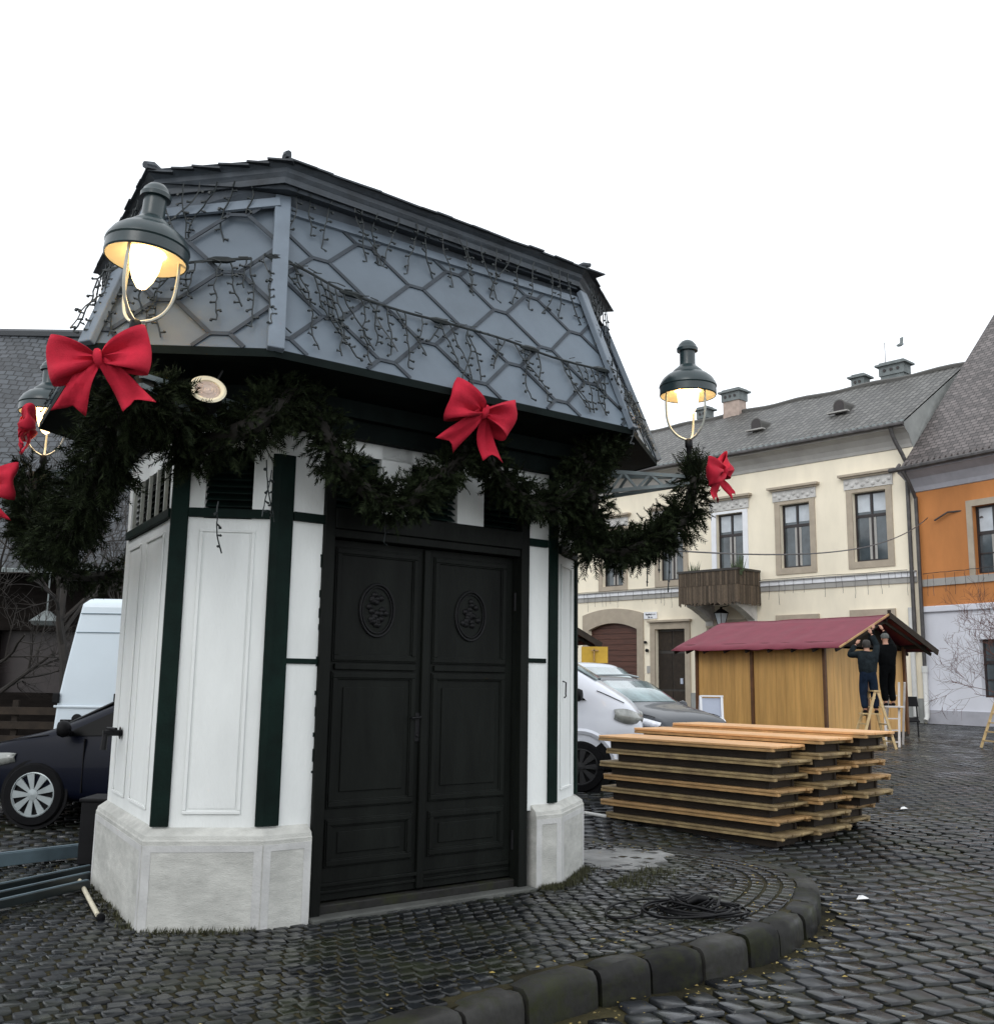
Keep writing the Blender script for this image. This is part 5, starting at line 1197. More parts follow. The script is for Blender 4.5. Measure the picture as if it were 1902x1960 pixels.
for s in (7.75, 10.05):
    m = MB(); pr = [(0, 5.0), (-1.6, 5.0), (-1.6, 4.85), (-1.2, 4.72), (-.7, 4.5), (-.42, 4.35), (-.2, 4.25), (-.12, 4.05), (0, 4.0)]
    for sd_ in (-.2, .2): m.v += [tuple(PY(s+sd_, z, o)) for o, z in pr]
    k = len(pr); m.f += [tuple(range(k)), tuple(reversed(range(k, 2*k)))]+[(j, (j+1) % k, k+(j+1) % k, k+j) for j in range(k)]
    m.build('corbel', 'relief', bal)
rg = random.Random(8)
for k, (px, py) in enumerate(((1322, 1098), (1332, 1094), (1405, 1090), (1416, 1082))):
    p = onpl(px, py, tuple(PY(0, 0, -1.6)), tuple(PY(0, 0, 1)-PY(0, 0, 0))); m = MB()
    for q in range(26):
        d = Vector((rg.gauss(0, .10), rg.gauss(0, .08), rg.uniform(.35, .8+.3*(k == 3)))); a = p+Vector((rg.gauss(0, .07), 0, -.25)); w_ = Vector((.022, 0, 0)); m.add([a-w_, a+w_, a+d], [(0, 1, 2)])
    m.lathe([(.09, -.42), (.12, -.22), (.11, -.21), (.001, -.22)], p, 10, cap=False)
    tag(m.build('potted_plant', 'plant'), ['spiky plant on the left end of the reed-clad balcony', 'second spiky plant from the left on the balcony', 'small shrub before the balcony door', 'taller conifer-like plant on the balcony, right of the small shrub'][k], 'plant', 'potted plants on the balcony')
# lantern
lc = PY(9.1, 4.45, -.55); root = empty('wall_lantern', lc, 'four-sided wall lantern with frosted panes hanging under the balcony', 'lamp')
m = MB(); T_4 = lambda r1, z1, r2, z2: [m.add([lc+Vector((cos(a)*r, sin(a)*r, z)) for r, z in ((r1, z1), (r2, z2)) for a in [pi/4+pi/2*k+.5 for k in range(4)]], [(0, 1, 5, 4), (1, 2, 6, 5), (2, 3, 7, 6), (3, 0, 4, 7), (3, 2, 1, 0), (4, 5, 6, 7)])]
T_4(.17, -.36, .30, .12); m.build('pane', 'blind', root)
m = MB(); T_4(.36, .13, .10, .32); T_4(.06, .32, .05, .42); T_4(.19, -.40, .19, -.36)
for k in range(4):
    a = pi/4+pi/2*k+.5; m.beam(lc+Vector((cos(a)*.175, sin(a)*.175, -.36)), lc+Vector((cos(a)*.305, sin(a)*.305, .13)), .03, .03)
m.beam(lc+Vector((0, 0, .40)), PY(9.1, 4.95, 0), .04, .04); m.build('lantern_frame', 'iron', root)
# dormer vents and chimneys
for s, o, zz in ((8.45, 1.9, 13.5), (4.2, 2.1, 13.68)):
    zr = 11.93+(o+.7)/6.3*3.79; m = MB(); n = 10
    for (w1, hh_, o_, mt) in ((.30, .55, 0, 0),):
        pts = [(-w1, 0), (w1, 0), (w1, hh_*.6)]+[(w1*cos(a), hh_*.6+w1*.9*sin(a)) for a in [pi*k/8 for k in range(1, 8)]]+[(-w1, hh_*.6)]
        f_ = [PY(s+u, zr+v-.02, o-.22) for u, v in pts]; g_ = [PY(s+u, zr+v-.02, o+1.0) for u, v in pts]; k = len(pts); m.add(f_+g_, [(j, (j+1) % k, k+(j+1) % k, k+j) for j in range(k)]+[tuple(range(k))])
    dv = m.build('dormer_vent', 'roof1', rf2)
    m = MB(); f_ = [PY(s+u*.82, zr+v*.9+.0, o-.235) for u, v in pts]; m.add(f_, [tuple(range(k))]); m.build('vent_opening', 'winframe', dv)
    m = MB(); pbox(m, PY, s-.5, s+.5, zr-.06, zr+.0, o-.45, o-.2); m.build('flashing', 'cove', dv)
def chimney(s, w_, z1, d_=.7, o=5.6, holes=3, brick='brick', name='ch'):
    m = MB(); pbox(m, PY, s-w_/2, s+w_/2, 14.4, z1-.55, o-d_/2, o+d_/2); c_ = m.build('chimney', brick, rf2)
    m = MB(); pbox(m, PY, s-w_/2-.06, s+w_/2+.06, z1-.55, z1-.08, o-d_/2-.06, o+d_/2+.06); pbox(m, PY, s-w_/2-.2, s+w_/2+.2, z1-.08, z1+.02, o-d_/2-.2, o+d_/2+.2); pbox(m, PY, s-w_/2-.05, s+w_/2+.05, z1+.02, z1+.12, o-d_/2-.05, o+d_/2+.05); m.build('chimney_cap', 'chimcap', c_)
    for k in range(holes): m = MB(); q = s-w_/2+w_*(k+.7)/(holes+.4); m.lathe([(.075, 0), (.075, .03), (.001, .031)], PY(q, z1-.3, o-d_/2-.07), 10, PY(0, 0, -1)-PY(0, 0, 0), cap=False); m.build('flue_hole', 'winframe', c_)
def sk(px, off=5.6):   # distance along the house seen at this picture column on the ridge line
    p = onpl(px, 750, tuple(PY(0, 0, off)), tuple(PY(0, 0, 1)-PY(0, 0, 0))); q = p-PY(0, 0, off); e = PY(1, 0, 0)-PY(0, 0, 0); return q.dot(e)
chimney(sk(1405), 1.0, 16.95, .7); chimney(sk(1628), .55, 16.55, .5, 6.6, 2); chimney(sk(1695), 1.15, 16.8, .6, 6.6, 3, 'chimcap'); chimney(sk(1336), .6, 16.55, .5, 6.2, 2, 'chimcap')
m = MB(); p = PY(sk(1680), 16, 6.5); m.tube([p, p+Vector((0, 0, 2.0))], .018, 5); m.tube([p+Vector((-.2, 0, .5)), p+Vector((.2, 0, .5))], .02, 4); m.build('antenna', 'gutter', rf2)
# downpipes
m = MB(); m.tube(catmull([PY(.55, 11.75, -.72), PY(.50, 11.3, -.55), PY(.28, 10.5, -.2), PY(.25, 10.0, -.14), PY(.25, 6.5, -.14), PY(.25, 2.8, -.14)], 4), .085, 8); m.build('downpipe', 'gutter', house, smooth=50)

# ------------------------------------------------------------------ orange and white house
PO = mkP((16.82, 40.11), -30)
oh = empty('orange_house', PO(-5, 0, 4), 'house with orange upper floor, whitewashed ground floor and steep brown tiled roof, far right', 'house')
wu = [(-3.95, -2.47, 5.62, 8.2), (-7.6, -6.1, 5.62, 8.2)]; wl_ = [(-4.2, -2.42, 1.05, 3.18), (-8, -6.4, 1.05, 3.18)]
m = MB(); facade(m, PO, -10, -.02, 4.45, 9.6, wu, 0, .3); m.build('upper_wall', 'owall', oh)
m = MB(); facade(m, PO, -10, -.02, 0, 4.45, wl_, 0, .3); m.build('ground_wall', 'wwall', oh)
m = MB(); pbox(m, PO, -10, -.05, 0, .52, -.06, 0); m.build('socle', 'socle', oh)
m = MB(); pbox(m, PO, -10, -.02, 4.28, 4.52, -.10, -.0); m.build('lower_cornice', 'wwall', oh, bevel=.03)
m = MB(); pbox(m, PO, -10, -.02, 5.30, 5.58, -.06, 0); m.build('string_course', 'cove', oh)
for h in wu+wl_:
    window(PO, oh, h, 0 if h[2] < 3 else .6, 1); a, b, c, d = h; t = .24; m = MB()
    if c > 3:
        for q in ((a-t, a-.002, c-.05, d+t), (b+.002, b+t, c-.05, d+t), (a-.002, b+.002, d+.002, d+t)): pbox(m, PO, *q, -.05, 0)
        m.build('window_surround', 'surround', oh)
m = MB(); cv = [(0, 9.1), (-.05, 9.12), (-.10, 9.3), (-.30, 9.62), (-.62, 9.82), (-.70, 9.84), (-.72, 9.96), (.05, 9.98)]
vs = [PO(s, z, o) for s in (-10, 0.25) for o, z in cv]; k = len(cv); m.add(vs, [(j, k+j, k+j+1, j+1) for j in range(k-1)]+[tuple(range(k)), tuple(reversed(range(k, 2*k)))]); m.build('cornice', 'socle', oh)
m = MB(); m.tube([PO(-10, 9.98, -.86), PO(.5, 9.98, -.86)], .10, 8); m.build('gutter', 'gutter', oh)
m = MB(); roofq(PO, -10, .0, -.85, 9.98, 7.0, 19.0, m); ro = m.build('roof', 'roof2', oh)
m = MB(); roofq(PO, -10, .0, 14.8, 9.98, 7.0, 19.0, m); m.build('rear_roof', 'roof2', oh)
m = MB(); m.poly([PO(-.04, 9.5, .02), PO(-.04, 9.9, 14), PO(-.04, 18.2, 7), PO(-.04, 9.9, -.6)]); m.build('side_wall', 'ywall2', oh)
m = MB()
for s in [-10+.26*k for k in range(40)]: m.tube([PO(s, 9.97, -.92), PO(s, 10.2, -.7)], .07, 6)
m.build('eave_tile', 'roof2', ro)
m = MB(); m.tube(catmull([PO(-.1, 9.9, -.85), PO(-.15, 9.5, -.6), PO(-.12, 8.9, -.2), PO(-.12, 8.5, -.15), PO(-.12, 5, -.15), PO(-.12, 2.2, -.15)], 4), .075, 8); m.build('downpipe', 'gutter', oh, smooth=50)
m = MB(); m.tube([PO(-.12, 2.2, -.15), PO(-.12, .25, -.15), PO(-.15, .1, -.3)], .10, 8); m.tube([PO(-.12, 1.95, -.15), PO(-.12, 2.2, -.15)], .12, 8); m.build('pipe_foot', 'pipewhite', oh, smooth=50)
m = MB(); m.tube([PO(.35, 4.5, -.2), PO(.35, .25, -.2)], .10, 8); m.build('corner_pipe', 'pipewhite', oh, smooth=50)
# heap of soil at the foot
rg = random.Random(12); m = MB(); c = gp(1846, 1384, GZ); n = 9; g_ = [[(c.x+(i/n-.5)*2.2, c.y-.3+(j/n-.5)*1.0, GZ-.02+max(0, .36*(1-((i/n-.5)*2)**2-((j/n-.5)*2)**2)+rg.uniform(-.05, .07))) for i in range(n+1)] for j in range(n+1)]
m.add([v for r in g_ for v in r], [(j*(n+1)+i, j*(n+1)+i+1, (j+1)*(n+1)+i+1, (j+1)*(n+1)+i) for i in range(n) for j in range(n)]); tag(m.build('soil_heap', 'dirt'), 'low heap of dark soil and rubble at the foot of the white wall', 'soil heap')
# folded chairs by the stall corner
root = empty('folding_chair', (11.85, 29.6, .1), 'dark folding chair leaning behind the right corner of the stall', 'chair')
for a, b, nm in (((11.7, 29.5, .1), (11.9, 29.8, 1.15), 'leg'), ((12.1, 29.5, .1), (12.2, 29.8, 1.15), 'leg')): m = MB(); m.beam(a, b, .04, .05); m.build(nm, 'plastic', root)
m = MB(); m.obox((11.75, 29.58, .95), (.42, 0, 0), (0, .04, 0), (0, .08, .28)); m.build('backrest', 'plastic', root); m = MB(); m.obox((11.75, 29.52, .5), (.42, 0, 0), (0, .2, .1), (0, 0, .04)); m.build('seat', 'plastic', root)
# ------------------------------------------------------------------ ladders and people
def ladder(name, label, feet, top_, mt, wid0, wid1, rungs, back=None, grp='ladders'):
    """two A-frame halves; feet: centre of the front feet, back: centre of the rear feet"""
    root = empty(name, (top_[0], top_[1], feet[2]), label, 'ladder', grp)
    T = Vector(top_)
    for hi, (ft, nr) in enumerate(((Vector(feet), rungs), (Vector(back), max(2, rungs-3)) if back else (None, 0))):
        if ft is None: continue
        ax_ = Vector((T.y-ft.y, -(T.x-ft.x), 0)); ax_ = ax_.normalized() if ax_.length > .01 else Vector((1, 0, 0))
        for s in (-1, 1):
            m = MB(); m.beam(ft+ax_*s*wid0/2, T+ax_*s*wid1/2, .045, .028, ax_); m.build('rail', mt, root)
        m = MB()
        for k in range(nr):
            t = (k+.7)/(nr+.4); c = ft.lerp(T, t); w_ = wid0+(wid1-wid0)*t; m.beam(c-ax_*w_/2, c+ax_*w_/2, .035, .03)
        m.build('rung', mt, root)
    return root
g24 = road_z(24)
def skin(name, verts, edges, radii, mt, root=None, sub=2):
    me = bpy.data.meshes.new(name); o0 = WL[root.name] if root else Vector(verts[0])
    me.from_pydata([Vector(v)-o0 for v in verts], edges, []); ob = bpy.data.objects.new(name, me); COL.objects.link(ob)
    if root: ob.parent = root
    else: ob.location = o0
    ob.modifiers.new('s', 'SKIN'); sv = me.skin_vertices[0].data
    for i, r in enumerate(radii): sv[i].radius = (r, r) if not isinstance(r, tuple) else r
    sv[0].use_root = True
    sb = ob.modifiers.new('u', 'SUBSURF'); sb.levels = sub; sb.render_levels = sub
    me.materials.append(MT[mt]); dg = bpy.context.evaluated_depsgraph_get(); m2 = bpy.data.meshes.new_from_object(ob.evaluated_get(dg))
    ob.modifiers.clear(); ob.data = m2
    for p in m2.polygons: p.use_smooth = True
    WL[ob.name] = o0; return ob
def person(base, face, H, label, jacket, trousers, arms, legs, headgear):
    """base: point between the feet; face: heading; arms/legs in body coordinates (right, forward, up)"""
    fwd = Vector((sin(face), cos(face), 0)); rt = Vector((cos(face), -sin(face), 0)); B = Vector(base); k = H/1.75
    W = lambda r, f, u: B+rt*r*k+fwd*f*k+Vector((0, 0, u*k))
    # body: one continuous surface from the feet to the head
    v = [W(0, 0, 1.0), W(0, .0, 1.12), W(0, .03, 1.32), W(0, .03, 1.45), W(0, .04, 1.53), W(0, .055, 1.62), W(0, .05, 1.70)]
    e = [(0, 1), (1, 2), (2, 3), (3, 4), (4, 5), (5, 6)]; r = [(.11, .09), (.12, .09), (.15, .11), (.11, .08), .055, (.078, .09), (.07, .08)]
    jv, je, jr = [W(0, 0, .84), v[1], v[2], v[3]], [(0, 1), (1, 2), (2, 3)], [(.235, .185), (.215, .17), (.23, .175), (.16, .125)]
    tv, te, tr = [W(0, 0, 1.12), W(0, 0, .90)], [(0, 1)], [(.18, .15), (.19, .16)]
    for s, (knee, ankle, toe) in zip((-1, 1), legs):
        h = W(s*.10, 0, .88); i = len(v); v += [h, W(*knee), W(*ankle), W(*toe)]; e += [(0, i), (i, i+1), (i+1, i+2), (i+2, i+3)]; r += [.095, .062, .042, .035]
        i = len(tv); tv += [h, W(*knee), W(ankle[0], ankle[1], ankle[2]+.03)]; te += [(1, i), (i, i+1), (i+1, i+2)]; tr += [.135, .098, .082]
    hands = []
    for s, (el, wr) in zip((-1, 1), arms):
        sh = W(s*.19, .03, 1.42); i = len(v); pe, pw = W(*el), W(*wr); v += [sh, pe, pw]; e += [(2, i), (i, i+1), (i+1, i+2)]; r += [.06, .043, .03]
        i = len(jv); jv += [sh, pe, pw.lerp(pe, .06)]; je += [(2, i), (i, i+1), (i+1, i+2)]; jr += [.10, .075, .06]; hands.append((s, pe, pw))
    root = skin('person', v, e, r, 'skin'); tag(root, label, 'person', 'workers on ladders'); 
    skin('jacket', jv, je, jr, jacket, root); skin('trousers', tv, te, tr, trousers, root)
    for s, pe, pw in hands:
        d = (pw-pe).normalized(); x = rt; hv = [pw, pw+d*.05]; he = [(0, 1)]; hr = [.026, .034]
        for q in range(4):
            i = len(hv); b = pw+d*.08+x*(q-1.5)*.019; hv += [b, b+d*.04+fwd*.008, b+d*.06+fwd*.03]; he += [(1, i), (i, i+1), (i+1, i+2)]; hr += [.011, .010, .008]
        i = len(hv); b = pw+d*.035-x*s*.035; hv += [b, b+d*.035-x*s*.02]; he += [(1, i), (i, i+1)]; hr += [.012, .009]
        skin('hand', hv, he, hr, 'skin', root, 1)
    for (knee, ankle, toe) in legs:
        a, t_ = W(*ankle), W(*toe); skin('shoe', [a+Vector((0, 0, .02)), a+Vector((0, 0, -.045))-fwd*.03, t_+fwd*.03+Vector((0, 0, -.01))], [(0, 1), (1, 2)], [.055, .052, .042], 'rubber', root, 1)
    hc = W(0, .05, 1.645); m = MB()
    if headgear == 'cap': m.lathe([(.094*k, -.01), (.10*k, .03), (.09*k, .08), (.05*k, .115), (.001, .12)], hc, 16, cap=False); m.build('knitted_cap', 'cap', root, smooth=60)
    else: m.lathe([(.078*k, -.07), (.092*k, -.02), (.096*k, .04), (.085*k, .085), (.05*k, .115), (.001, .12)], hc-fwd*.012, 16, cap=False); m.build('hair', 'hair', root, smooth=60)
    m = MB(); m.lathe([(.001, -.012), (.012, -.008), (.012, .008), (.001, .02)], hc+fwd*.105*k+Vector((0, 0, -.03)), 8, fwd); m.build('nose', 'skin', root, smooth=60)
    for s in (-1, 1):
        m = MB(); m.lathe([(.001, -.008), (.02, 0), (.001, .008)], hc+rt*s*.088*k+Vector((0, 0, -.03)), 8, rt); m.build('ear', 'skin', root, smooth=60)
        m = MB(); m.lathe([(.001, 0), (.011, .003), (.001, .007)], hc+fwd*.092*k+rt*s*.032+Vector((0, 0, .0)), 8, fwd); m.build('eye', 'white', root)
    m = MB(); m.box(hc+fwd*.093*k+Vector((0, 0, -.075)), (.045, .012, .01), face); m.build('mouth', 'red', root)
    return root
# wooden A-ladder seen from the side, worker in jeans on it
la_ = empty('step_ladder', at(1670, 1432, 24.0), 'wooden A-frame ladder under the worker in blue jeans', 'ladder', 'ladders'); zt = 1.40
fL, fR = at(1650, 1433, 23.75), at(1706, 1435, 23.75); fL.z = fR.z = g24
def aframe(root, x0, x1, y0, y1, xt, zt, mt, nr, splay=.12, zb=g24):
    for s, yb, yt in ((0, y0, y0+splay), (1, y1, y1-splay)):
        for xb in (x0, x1):
            m = MB(); m.beam((xb, yb, zb), (xt+(.03 if xb == x1 else -.03), yt, zt), .055, .035, (0, 1, 0)); m.build('rail', mt, root)
    m = MB()
    for k in range(nr):
        t = (k+.8)/(nr+.6); z = zb+(zt-zb)*t; xa = x0+(xt-x0)*t; xb = x1+(xt-x1)*t; q0, q1 = y0+splay*t, y1-splay*t
        m = MB(); m.beam((xa, q0, z), (xa, q1, z), .04, .03); m.build('rung', mt, root)
        if k % 2 == 0: m = MB(); m.beam((xb, q0, z), (xb, q1, z), .04, .03); m.build('rung', mt, root)
    m = MB(); m.box((xt, (y0+y1)/2, zt+.01), (.16, abs(y1-y0)-2*splay+.1, .03)); m.build('top_plate', mt, root)
aframe(la_, at(1640, 1432, 24).x, at(1706, 1432, 24).x, 23.72, 24.35, at(1672, 1320, 24).x, 1.40, 'pinewood', 6)
lb_ = empty('step_ladder', at(1715, 1430, 24.8), 'pale slender A-frame ladder under the worker dressed in black', 'ladder', 'ladders')
# this one faces the camera: rails left and right
xl, xr_ = at(1690, 1420, 24.9).x, at(1712, 1420, 24.9).x
for (xb, xt_, yb, yt) in ((at(1692, 1412, 24.6).x, at(1700, 1330, 24.6).x, 24.5, 24.85), (at(1717, 1414, 24.6).x, at(1729, 1296, 24.6).x, 24.5, 24.9), (at(1690, 1412, 25.6).x, at(1700, 1330, 25).x, 25.5, 24.95), (at(1724, 1412, 25.6).x, at(1729, 1296, 25).x, 25.5, 24.95)):
    m = MB(); m.beam((xb, yb, road_z(25)), (xt_, yt, 1.62 if xt_ > xr_ else 1.45), .05, .03); m.build('rail', 'alu', lb_)
m = MB()
for k in range(5): z = .22+.27*k; t = k/5; m = MB(); m.beam((at(1692, 1412, 24.6).x+.10*t*1, 24.55+.06*k, z), (at(1717, 1414, 24.6).x+.14*t, 24.55+.06*k, z), .035, .03); m.build('rung', 'alu', lb_)
m = MB(); m.box(((xl+xr_)/2+.06, 24.72, 1.04), (.46, .26, .035)); m.build('step_plate', 'alu', lb_)
P1 = at(1664, 1363, 24.05); P1.z = .93
m = MB(); m.box((P1.x, 24.03, .885), (.44, .26, .03)); m.build('step_plate', 'pinewood', la_)
person((P1.x, P1.y, .90), radians(12), 1.68, 'worker in dark jacket and blue jeans with arms raised, on the wooden ladder', 'jacket', 'jeans',
       [((-.42, .12, 1.38), (-.22, .22, 1.66)), ((.27, .2, 1.62), (.16, .25, 1.92))], [((-.12, .05, .48), (-.10, -.02, .06), (-.10, .14, .03)), ((.14, .10, .50), (.16, .0, .06), (.17, .16, .03))], 'hair')
P2 = at(1701, 1345, 24.75)
person((P2.x, P2.y, 1.06), radians(-8), 1.72, 'worker in black clothes and grey knitted cap reaching into the stall gable', 'black_cloth', 'black_cloth',
       [((-.30, .22, 1.60), (-.16, .34, 1.88)), ((.26, .26, 1.55), (.14, .38, 1.86))], [((-.10, .04, .48), (-.09, -.02, .06), (-.09, .14, .03)), ((.09, .04, .48), (.10, -.02, .06), (.10, .14, .03))], 'cap')
lc_ = empty('step_ladder', at(1905, 1432, 24), 'wooden ladder leg cut off by the right edge of the picture', 'ladder', 'ladders')
aframe(lc_, at(1892, 1425, 24.5).x, at(1960, 1425, 24.5).x, 24.2, 24.9, at(1925, 1300, 24.5).x, 1.5, 'pinewood', 6)

# ------------------------------------------------------------------ wires
m = MB(); a = at(1185, 1046, 9.0); b = PO(-.6, 8.0, -.12); pts = []
for k in range(31):
    t = k/30; p = Vector(a).lerp(b, t); p.z -= 1.0*4*t*(1-t)*.55; pts.append(p)
m.tube(pts, [.008+.012*k/30 for k in range(31)], 5)
tag(m.build('overhead_cable', 'gutter'), 'thin dark cable sagging from the kiosk garland across the cream facade', 'cable')
m = MB(); q = PO(-.9, 7.85, -.12); m.tube([q, q+Vector((.3, -.5, .25)), q+Vector((.9, -1.1, .25)), q+Vector((1.3, -1.3, 0))], .035, 6); m.lathe([(.02, 0), (.14, -.02), (.16, -.10), (.02, -.12)], q+Vector((1.3, -1.3, 0)), 12)
tag(m.build('wall_arm_lamp', 'gutter'), 'small curved arm lamp on the orange wall at the end of the cable', 'lamp')
# icicle lights on the string courses of the houses
for P_h, s0, s1, z, lab in ((PY, .4, 18.5, 5.52, 'thin icicle lights hanging along the string course of the cream house'), (PO, -5.5, -.3, 5.32, 'thin icicle lights hanging along the string course of the orange house')):
    rg = random.Random(int(s1*7)+60); m = MB(); s = s0; m.tube([P_h(s0+(s1-s0)*k/20, z+.48+rg.uniform(-.02, .02), -.19) for k in range(21)], .014, 4)
    while s < s1:
        L = rg.uniform(.25, 1.1); p = P_h(s, z+.42, -.19); pts = [p]
        for k in range(int(L/.12)): pts.append(pts[-1]+Vector((rg.uniform(-.02, .02), 0, -.12)))
        if len(pts) > 1: m.tube(pts, .009, 3)
        s += rg.uniform(.22, .6)
    tag(m.build('icicle_lights', 'gutter'), lab, 'fairy lights', 'icicle lights on the houses')
# bird
p = at(1722, 660, 55); m = MB(); m.lathe([(.01, -.25), (.09, -.1), (.10, .05), (.05, .18), (.01, .26)], p, 8, (.9, .1, .3)); m.add([p, p+Vector((.05, .1, .45)), p+Vector((.22, 0, .5)), p+Vector((.18, 0, .05))], [(0, 1, 2, 3)]); m.add([p, p+Vector((.1, .3, .25)), p+Vector((.2, .3, .2)), p+Vector((.18, 0, .05))], [(0, 1, 2, 3)])
tag(m.build('bird', 'chimcap'), 'small grey bird flying above the cream house roof', 'bird')

# ------------------------------------------------------------------ cable coil on the pavement
cc = gp(1338, 1742, .02); root = empty('cable_coil', (cc.x, cc.y, 0), 'coiled black cable with plug lying on the cobbled island near the kerb', 'cable')
rg = random.Random(31); pts = []
cxo = cyo = 0; Rt = .3
for k in range(170):
    a = k*.22
    if k % 28 == 0: nx_, ny_, nR = rg.uniform(-.12, .12), rg.uniform(-.10, .10), rg.uniform(.17, .36)
    cxo += (nx_-cxo)*.08; cyo += (ny_-cyo)*.08; Rt += (nR-Rt)*.08
    pts.append((cc.x+cxo+Rt*1.2*cos(a), cc.y+cyo+Rt*.85*sin(a), .016+.03*abs(sin(k*.13+sin(k*.05)))))
m = MB(); m.tube(catmull(pts, 2), .0085, 6); m.build('coil', 'cable', root, smooth=60)
lp = [gp(*q, .015) for q in ((1305, 1741), (1262, 1722), (1210, 1724), (1168, 1735), (1160, 1752), (1185, 1758), (1222, 1752), (1232, 1738), (1260, 1728), (1300, 1716), (1340, 1712))]
m = MB(); m.tube(catmull(lp, 8), .008, 6); m.build('loose_end', 'cable', root, smooth=60)
m = MB(); c2 = Vector((cc.x-.03, cc.y+.02, .06))
for k in range(14): a = rg.uniform(0, 6.28); r_ = rg.uniform(.05, .2); b_ = a+rg.uniform(1.5, 3.5); m.tube(catmull([c2+Vector((cos(a)*r_, sin(a)*r_, -.03)), c2+Vector((cos((a+b_)/2)*r_*1.3, sin((a+b_)/2)*r_*1.3, rg.uniform(0, .04))), c2+Vector((cos(b_)*r_, sin(b_)*r_, -.02))], 5), .008, 5)
m.tube([c2+Vector((-.05, 0, .0)), c2+Vector((.02, .01, .03)), c2+Vector((.10, .02, .02))], [.022, .03, .022], 8); m.build('plug_bundle', 'cable', root, smooth=60)
# white pipe stub by the stack, stick and bars on the left
m = MB(); a, b = gp(1118, 1556, .03), gp(1160, 1563, .0); m.tube([a, b], .02, 8); tag(m.build('white_pipe', 'pipewhite'), 'short white pipe end sticking out beside the front deck stack', 'pipe')
m = MB(); a, b = gp(190, 1688, .02), gp(232, 1768, .02)
a, b = gp(152, 1686, .03), gp(187, 1752, .02); m.tube([a, b], .016, 8); tag(m.build('wooden_stick', 'stick', smooth=50), 'pale wooden stick lying on the ground at the left foot of the kiosk', 'stick')
m = MB(); a, b = gp(188, 1753, .015), gp(197, 1760, .015); m.lathe([(.01, -.02), (.026, -.01), (.026, .02), (.01, .03)], a.lerp(b, .5), 10, (b-a)); tag(m.build('stick_cap', 'rubber', smooth=50), 'small black cap lying at the near end of the pale stick', 'cap')
G5 = 'steel bars lying left of the kiosk'
for k, (x0, y0, x1, y1, w_, h, mt, lab) in enumerate(((-60, 1653, 166, 1626, .10, .10, 'steelbar', 'pale blue-grey steel bar, thickest of the bars lying left of the kiosk'), (-60, 1713, 172, 1664, .05, .06, 'steeldark', 'dark steel bar lying between the pale bar and the nearest bar'), (-60, 1728, 172, 1676, .045, .05, 'steeldark', 'thin dark steel bar just behind the nearest bar at left'), (-60, 1745, 168, 1692, .05, .055, 'steelbar', 'nearest steel bar lying left of the kiosk, with a light top edge'))):
    a, b = gp(x0, y0, h/2+.02), gp(x1, y1, h/2+.02); root = empty('steel_bar', a.lerp(b, .5), lab, 'bar', G5)
    m = MB(); m.beam(a, b, w_, h); m.build('profile', 'steeldark' if k else mt, root, bevel=.004)
    m = MB(); m.beam(a+Vector((0, -w_*.25, h/2+.003)), b+Vector((0, -w_*.25, h/2+.003)), w_*.5, .006); m.build('top_strip', 'steelbar', root)
p = gp(190, 1655, .02); root = empty('black_crate', (p.x-.02, p.y+.18, 0), 'upright black crate at the left foot of the kiosk plinth', 'crate')
m = MB(); m.box((p.x-.02, p.y+.18, .26), (.34, .34, .50)); m.build('box', 'plastic', root, bevel=.01); m = MB(); m.box((p.x-.02, p.y+.18, .52), (.37, .37, .03)); m.build('lid', 'plastic', root, bevel=.01)

# ------------------------------------------------------------------ dark timber house at the left
PL_ = lambda s, z, o=0: Vector((-14+s, 20+o, .05+z))
lh = empty('tiled_house', PL_(6, 0, 3), 'low dark timber house with blue-grey tiled roof behind the left-hand lamps', 'house')
m = MB(); hol = [(1.6, 3.7, .3, 2.3), (4.2, 6.4, 1.1, 2.3), (7.2, 9.2, .3, 2.3)]; facade(m, PL_, -3, 12, 0, 3.6, hol, 0, .3); m.quad(PL_(12, 0, 0), PL_(12, 0, 8), PL_(12, 3.6, 8), PL_(12, 3.6, 0)); m.build('wall', 'leftwall', lh)
m = MB()
for h in hol: pbox(m, PL_, h[0], h[1], h[2], h[3], .3, .32)
m.build('dark_opening', 'winframe', lh)
m = MB()
for k in range(1): roofq(PL_, -3.2, 12.3, -.75, 3.45, 5.2, 10.1, m)
roofq(PL_, -3.2, 12.3, 11, 3.45, 5.2, 10.1, m); lr = m.build('roof', 'roof3', lh)
m = MB(); m.tube([PL_(-3.2, 10.15, 5.2), PL_(12.3, 10.15, 5.2)], .12, 6); m.build('ridge', 'roof3', lr)
rg = random.Random(3); m = MB()
for k in range(80): s = -3+15*k/80; m.obox(PL_(s, 3.36, -.86), (.17, 0, 0), (0, .16, .05), (0, 0, .05+rg.uniform(0, .02)))
m.build('eave_tile', 'chimcap', lr)
m = MB(); pbox(m, PL_, 3.55, 4.25, .35, 2.3, -.06, -.001); m.build('red_shutter', 'redshut', lh)
m = MB()
for z in (.25, .5, .75): pbox(m, PL_, 3.5, 9.8, z, z+.13, -1.6, -1.55)
for s in (3.6, 5.4, 7.2, 9.0): pbox(m, PL_, s, s+.1, 0, 1.0, -1.54, -1.46)
tag(m.build('board_fence', 'wood_dark'), 'low horizontal board fence in front of the dark timber house', 'fence')
m = MB(); m.lathe([(.02, 0), (.22, .02), (.30, .1), (.05, .3)], PL_(4.6+.9, 2.35, -.7), 12); m.tube([PL_(5.5, 2.6, -.7), PL_(5.5, 3.4, -.7)], .02, 4); tag(m.build('hanging_lamp', 'chimcap'), 'small unlit hanging lamp under the eaves of the dark timber house', 'lamp')
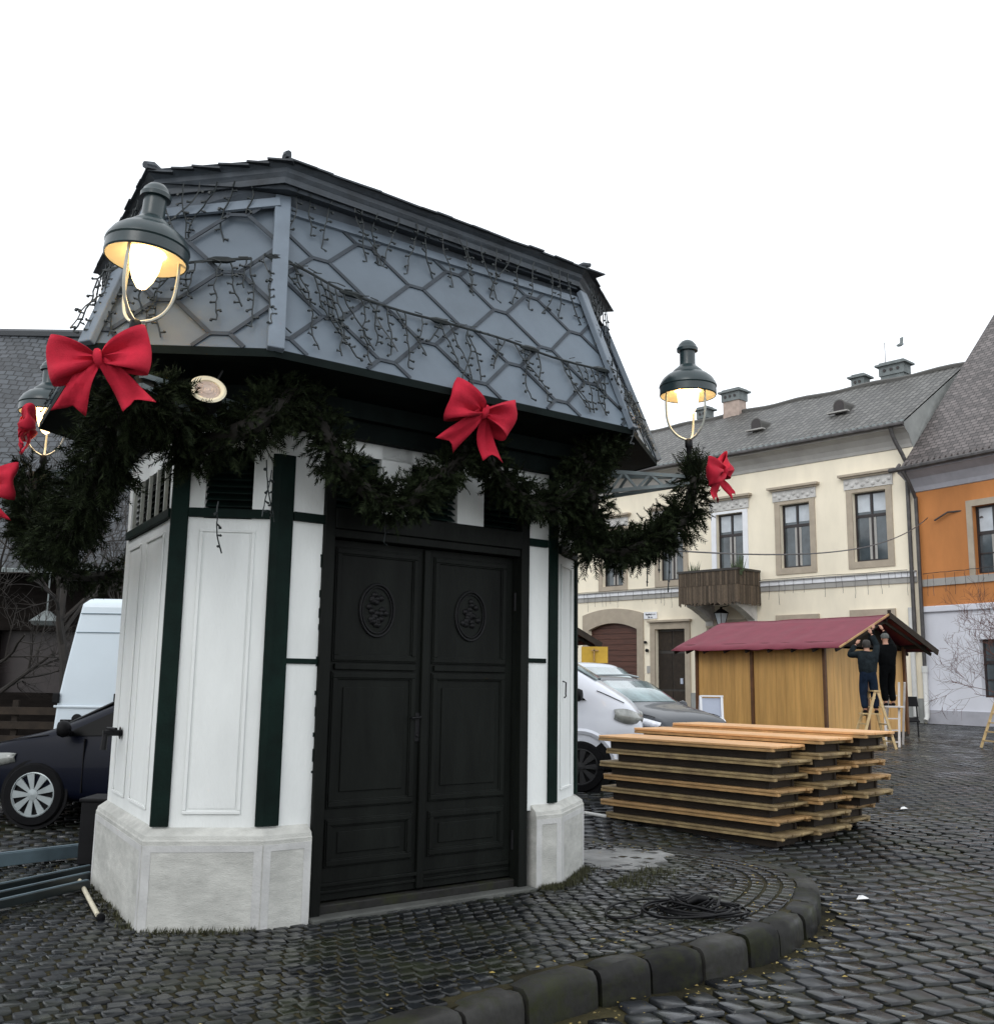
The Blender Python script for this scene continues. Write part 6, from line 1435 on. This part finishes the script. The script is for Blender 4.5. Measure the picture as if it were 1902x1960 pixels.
# neighbours that close the square behind the kiosk
PB = lambda s, z, o=0: Vector((-3+s, 34+o, .1+z))
bh = empty('plain_house', PB(3, 0, 3), 'pale house closing the square, hidden behind the kiosk', 'house')
m = MB(); facade(m, PB, -10, 4, 0, 6, [(-8, -6.6, 2, 4), (-4, -2.6, 2, 4), (0, 1.4, 2, 4)], 0, .25); m.quad(PB(4, 0, 0), PB(4, 0, 8), PB(4, 6, 8), PB(4, 6, 0)); m.build('wall', 'cove', bh)
m = MB()
for s in (-8, -4, 0): pbox(m, PB, s, s+1.4, 2, 4, .2, .22)
m.build('window', 'pane', bh)
m = MB(); roofq(PB, -10.3, 4.3, -.5, 5.9, 4.5, 9.5, m); roofq(PB, -10.3, 4.3, 9, 5.9, 4.5, 9.5, m); m.build('roof', 'roof2', bh)

# ------------------------------------------------------------------ bare trees
def bare_tree(base, H, label, mt, seed, r0=.08, lean=(0, 0), depth=5, spread=.55, grp=None, low=.18):
    rg = random.Random(seed); root = empty('bare_tree', base, label, 'tree', grp); mt_ = MB(); mc = MB()
    def br(p, d, L, r, lev):
        pts = [p]; rr_ = [r]; n = 5
        for k in range(n):
            d = (d+Vector((rg.gauss(0, .13), rg.gauss(0, .13), rg.gauss(.03, .08)))).normalized(); pts.append(pts[-1]+d*L/n); rr_.append(r*(1-.5*(k+1)/n))
        (mt_ if lev == 0 else mc).tube(pts, rr_, 6 if lev < 2 else 4 if lev < 3 else 3)
        if lev >= depth: return
        for k in range(rg.randint(3, 5) if lev else 7):
            t = rg.uniform(low if lev == 0 else .25, 1); i = min(n-1, int(t*n)); q = pts[i].lerp(pts[i+1], t*n-i); a = rg.uniform(0, 6.28)
            sd = d.cross(Vector((cos(a), sin(a), .3))).normalized(); br(q, (d+sd*rg.uniform(spread*.7, spread*1.7)+Vector((0, 0, .15))).normalized(), L*rg.uniform(.5, .74), max(.004, r*(1-.5*t)*.6), lev+1)
    br(Vector(base), Vector((lean[0], lean[1], 1)).normalized(), H*.45, r0, 0)
    mt_.build('trunk', mt, root); mc.build('crown', mt, root); return root
bare_tree((14.3, 25.5, .1), 5.4, 'bare red-brown twiggy tree reaching in from the right edge of the picture', 'barkred', 5, .06, (-.12, 0), 5, .8, 'bare winter trees')
bare_tree((-5.9, 14.6, 0.0), 6.4, 'bare dark tree behind the garland in front of the timber house', 'bark', 11, .09, (.05, 0), 4, .7, 'bare winter trees')
bare_tree((-8.2, 16.2, 0.05), 5.6, 'bare bushy tree at the far left, nearer the red shutter', 'bark', 14, .08, (.1, 0), 4, .8, 'bare winter trees')
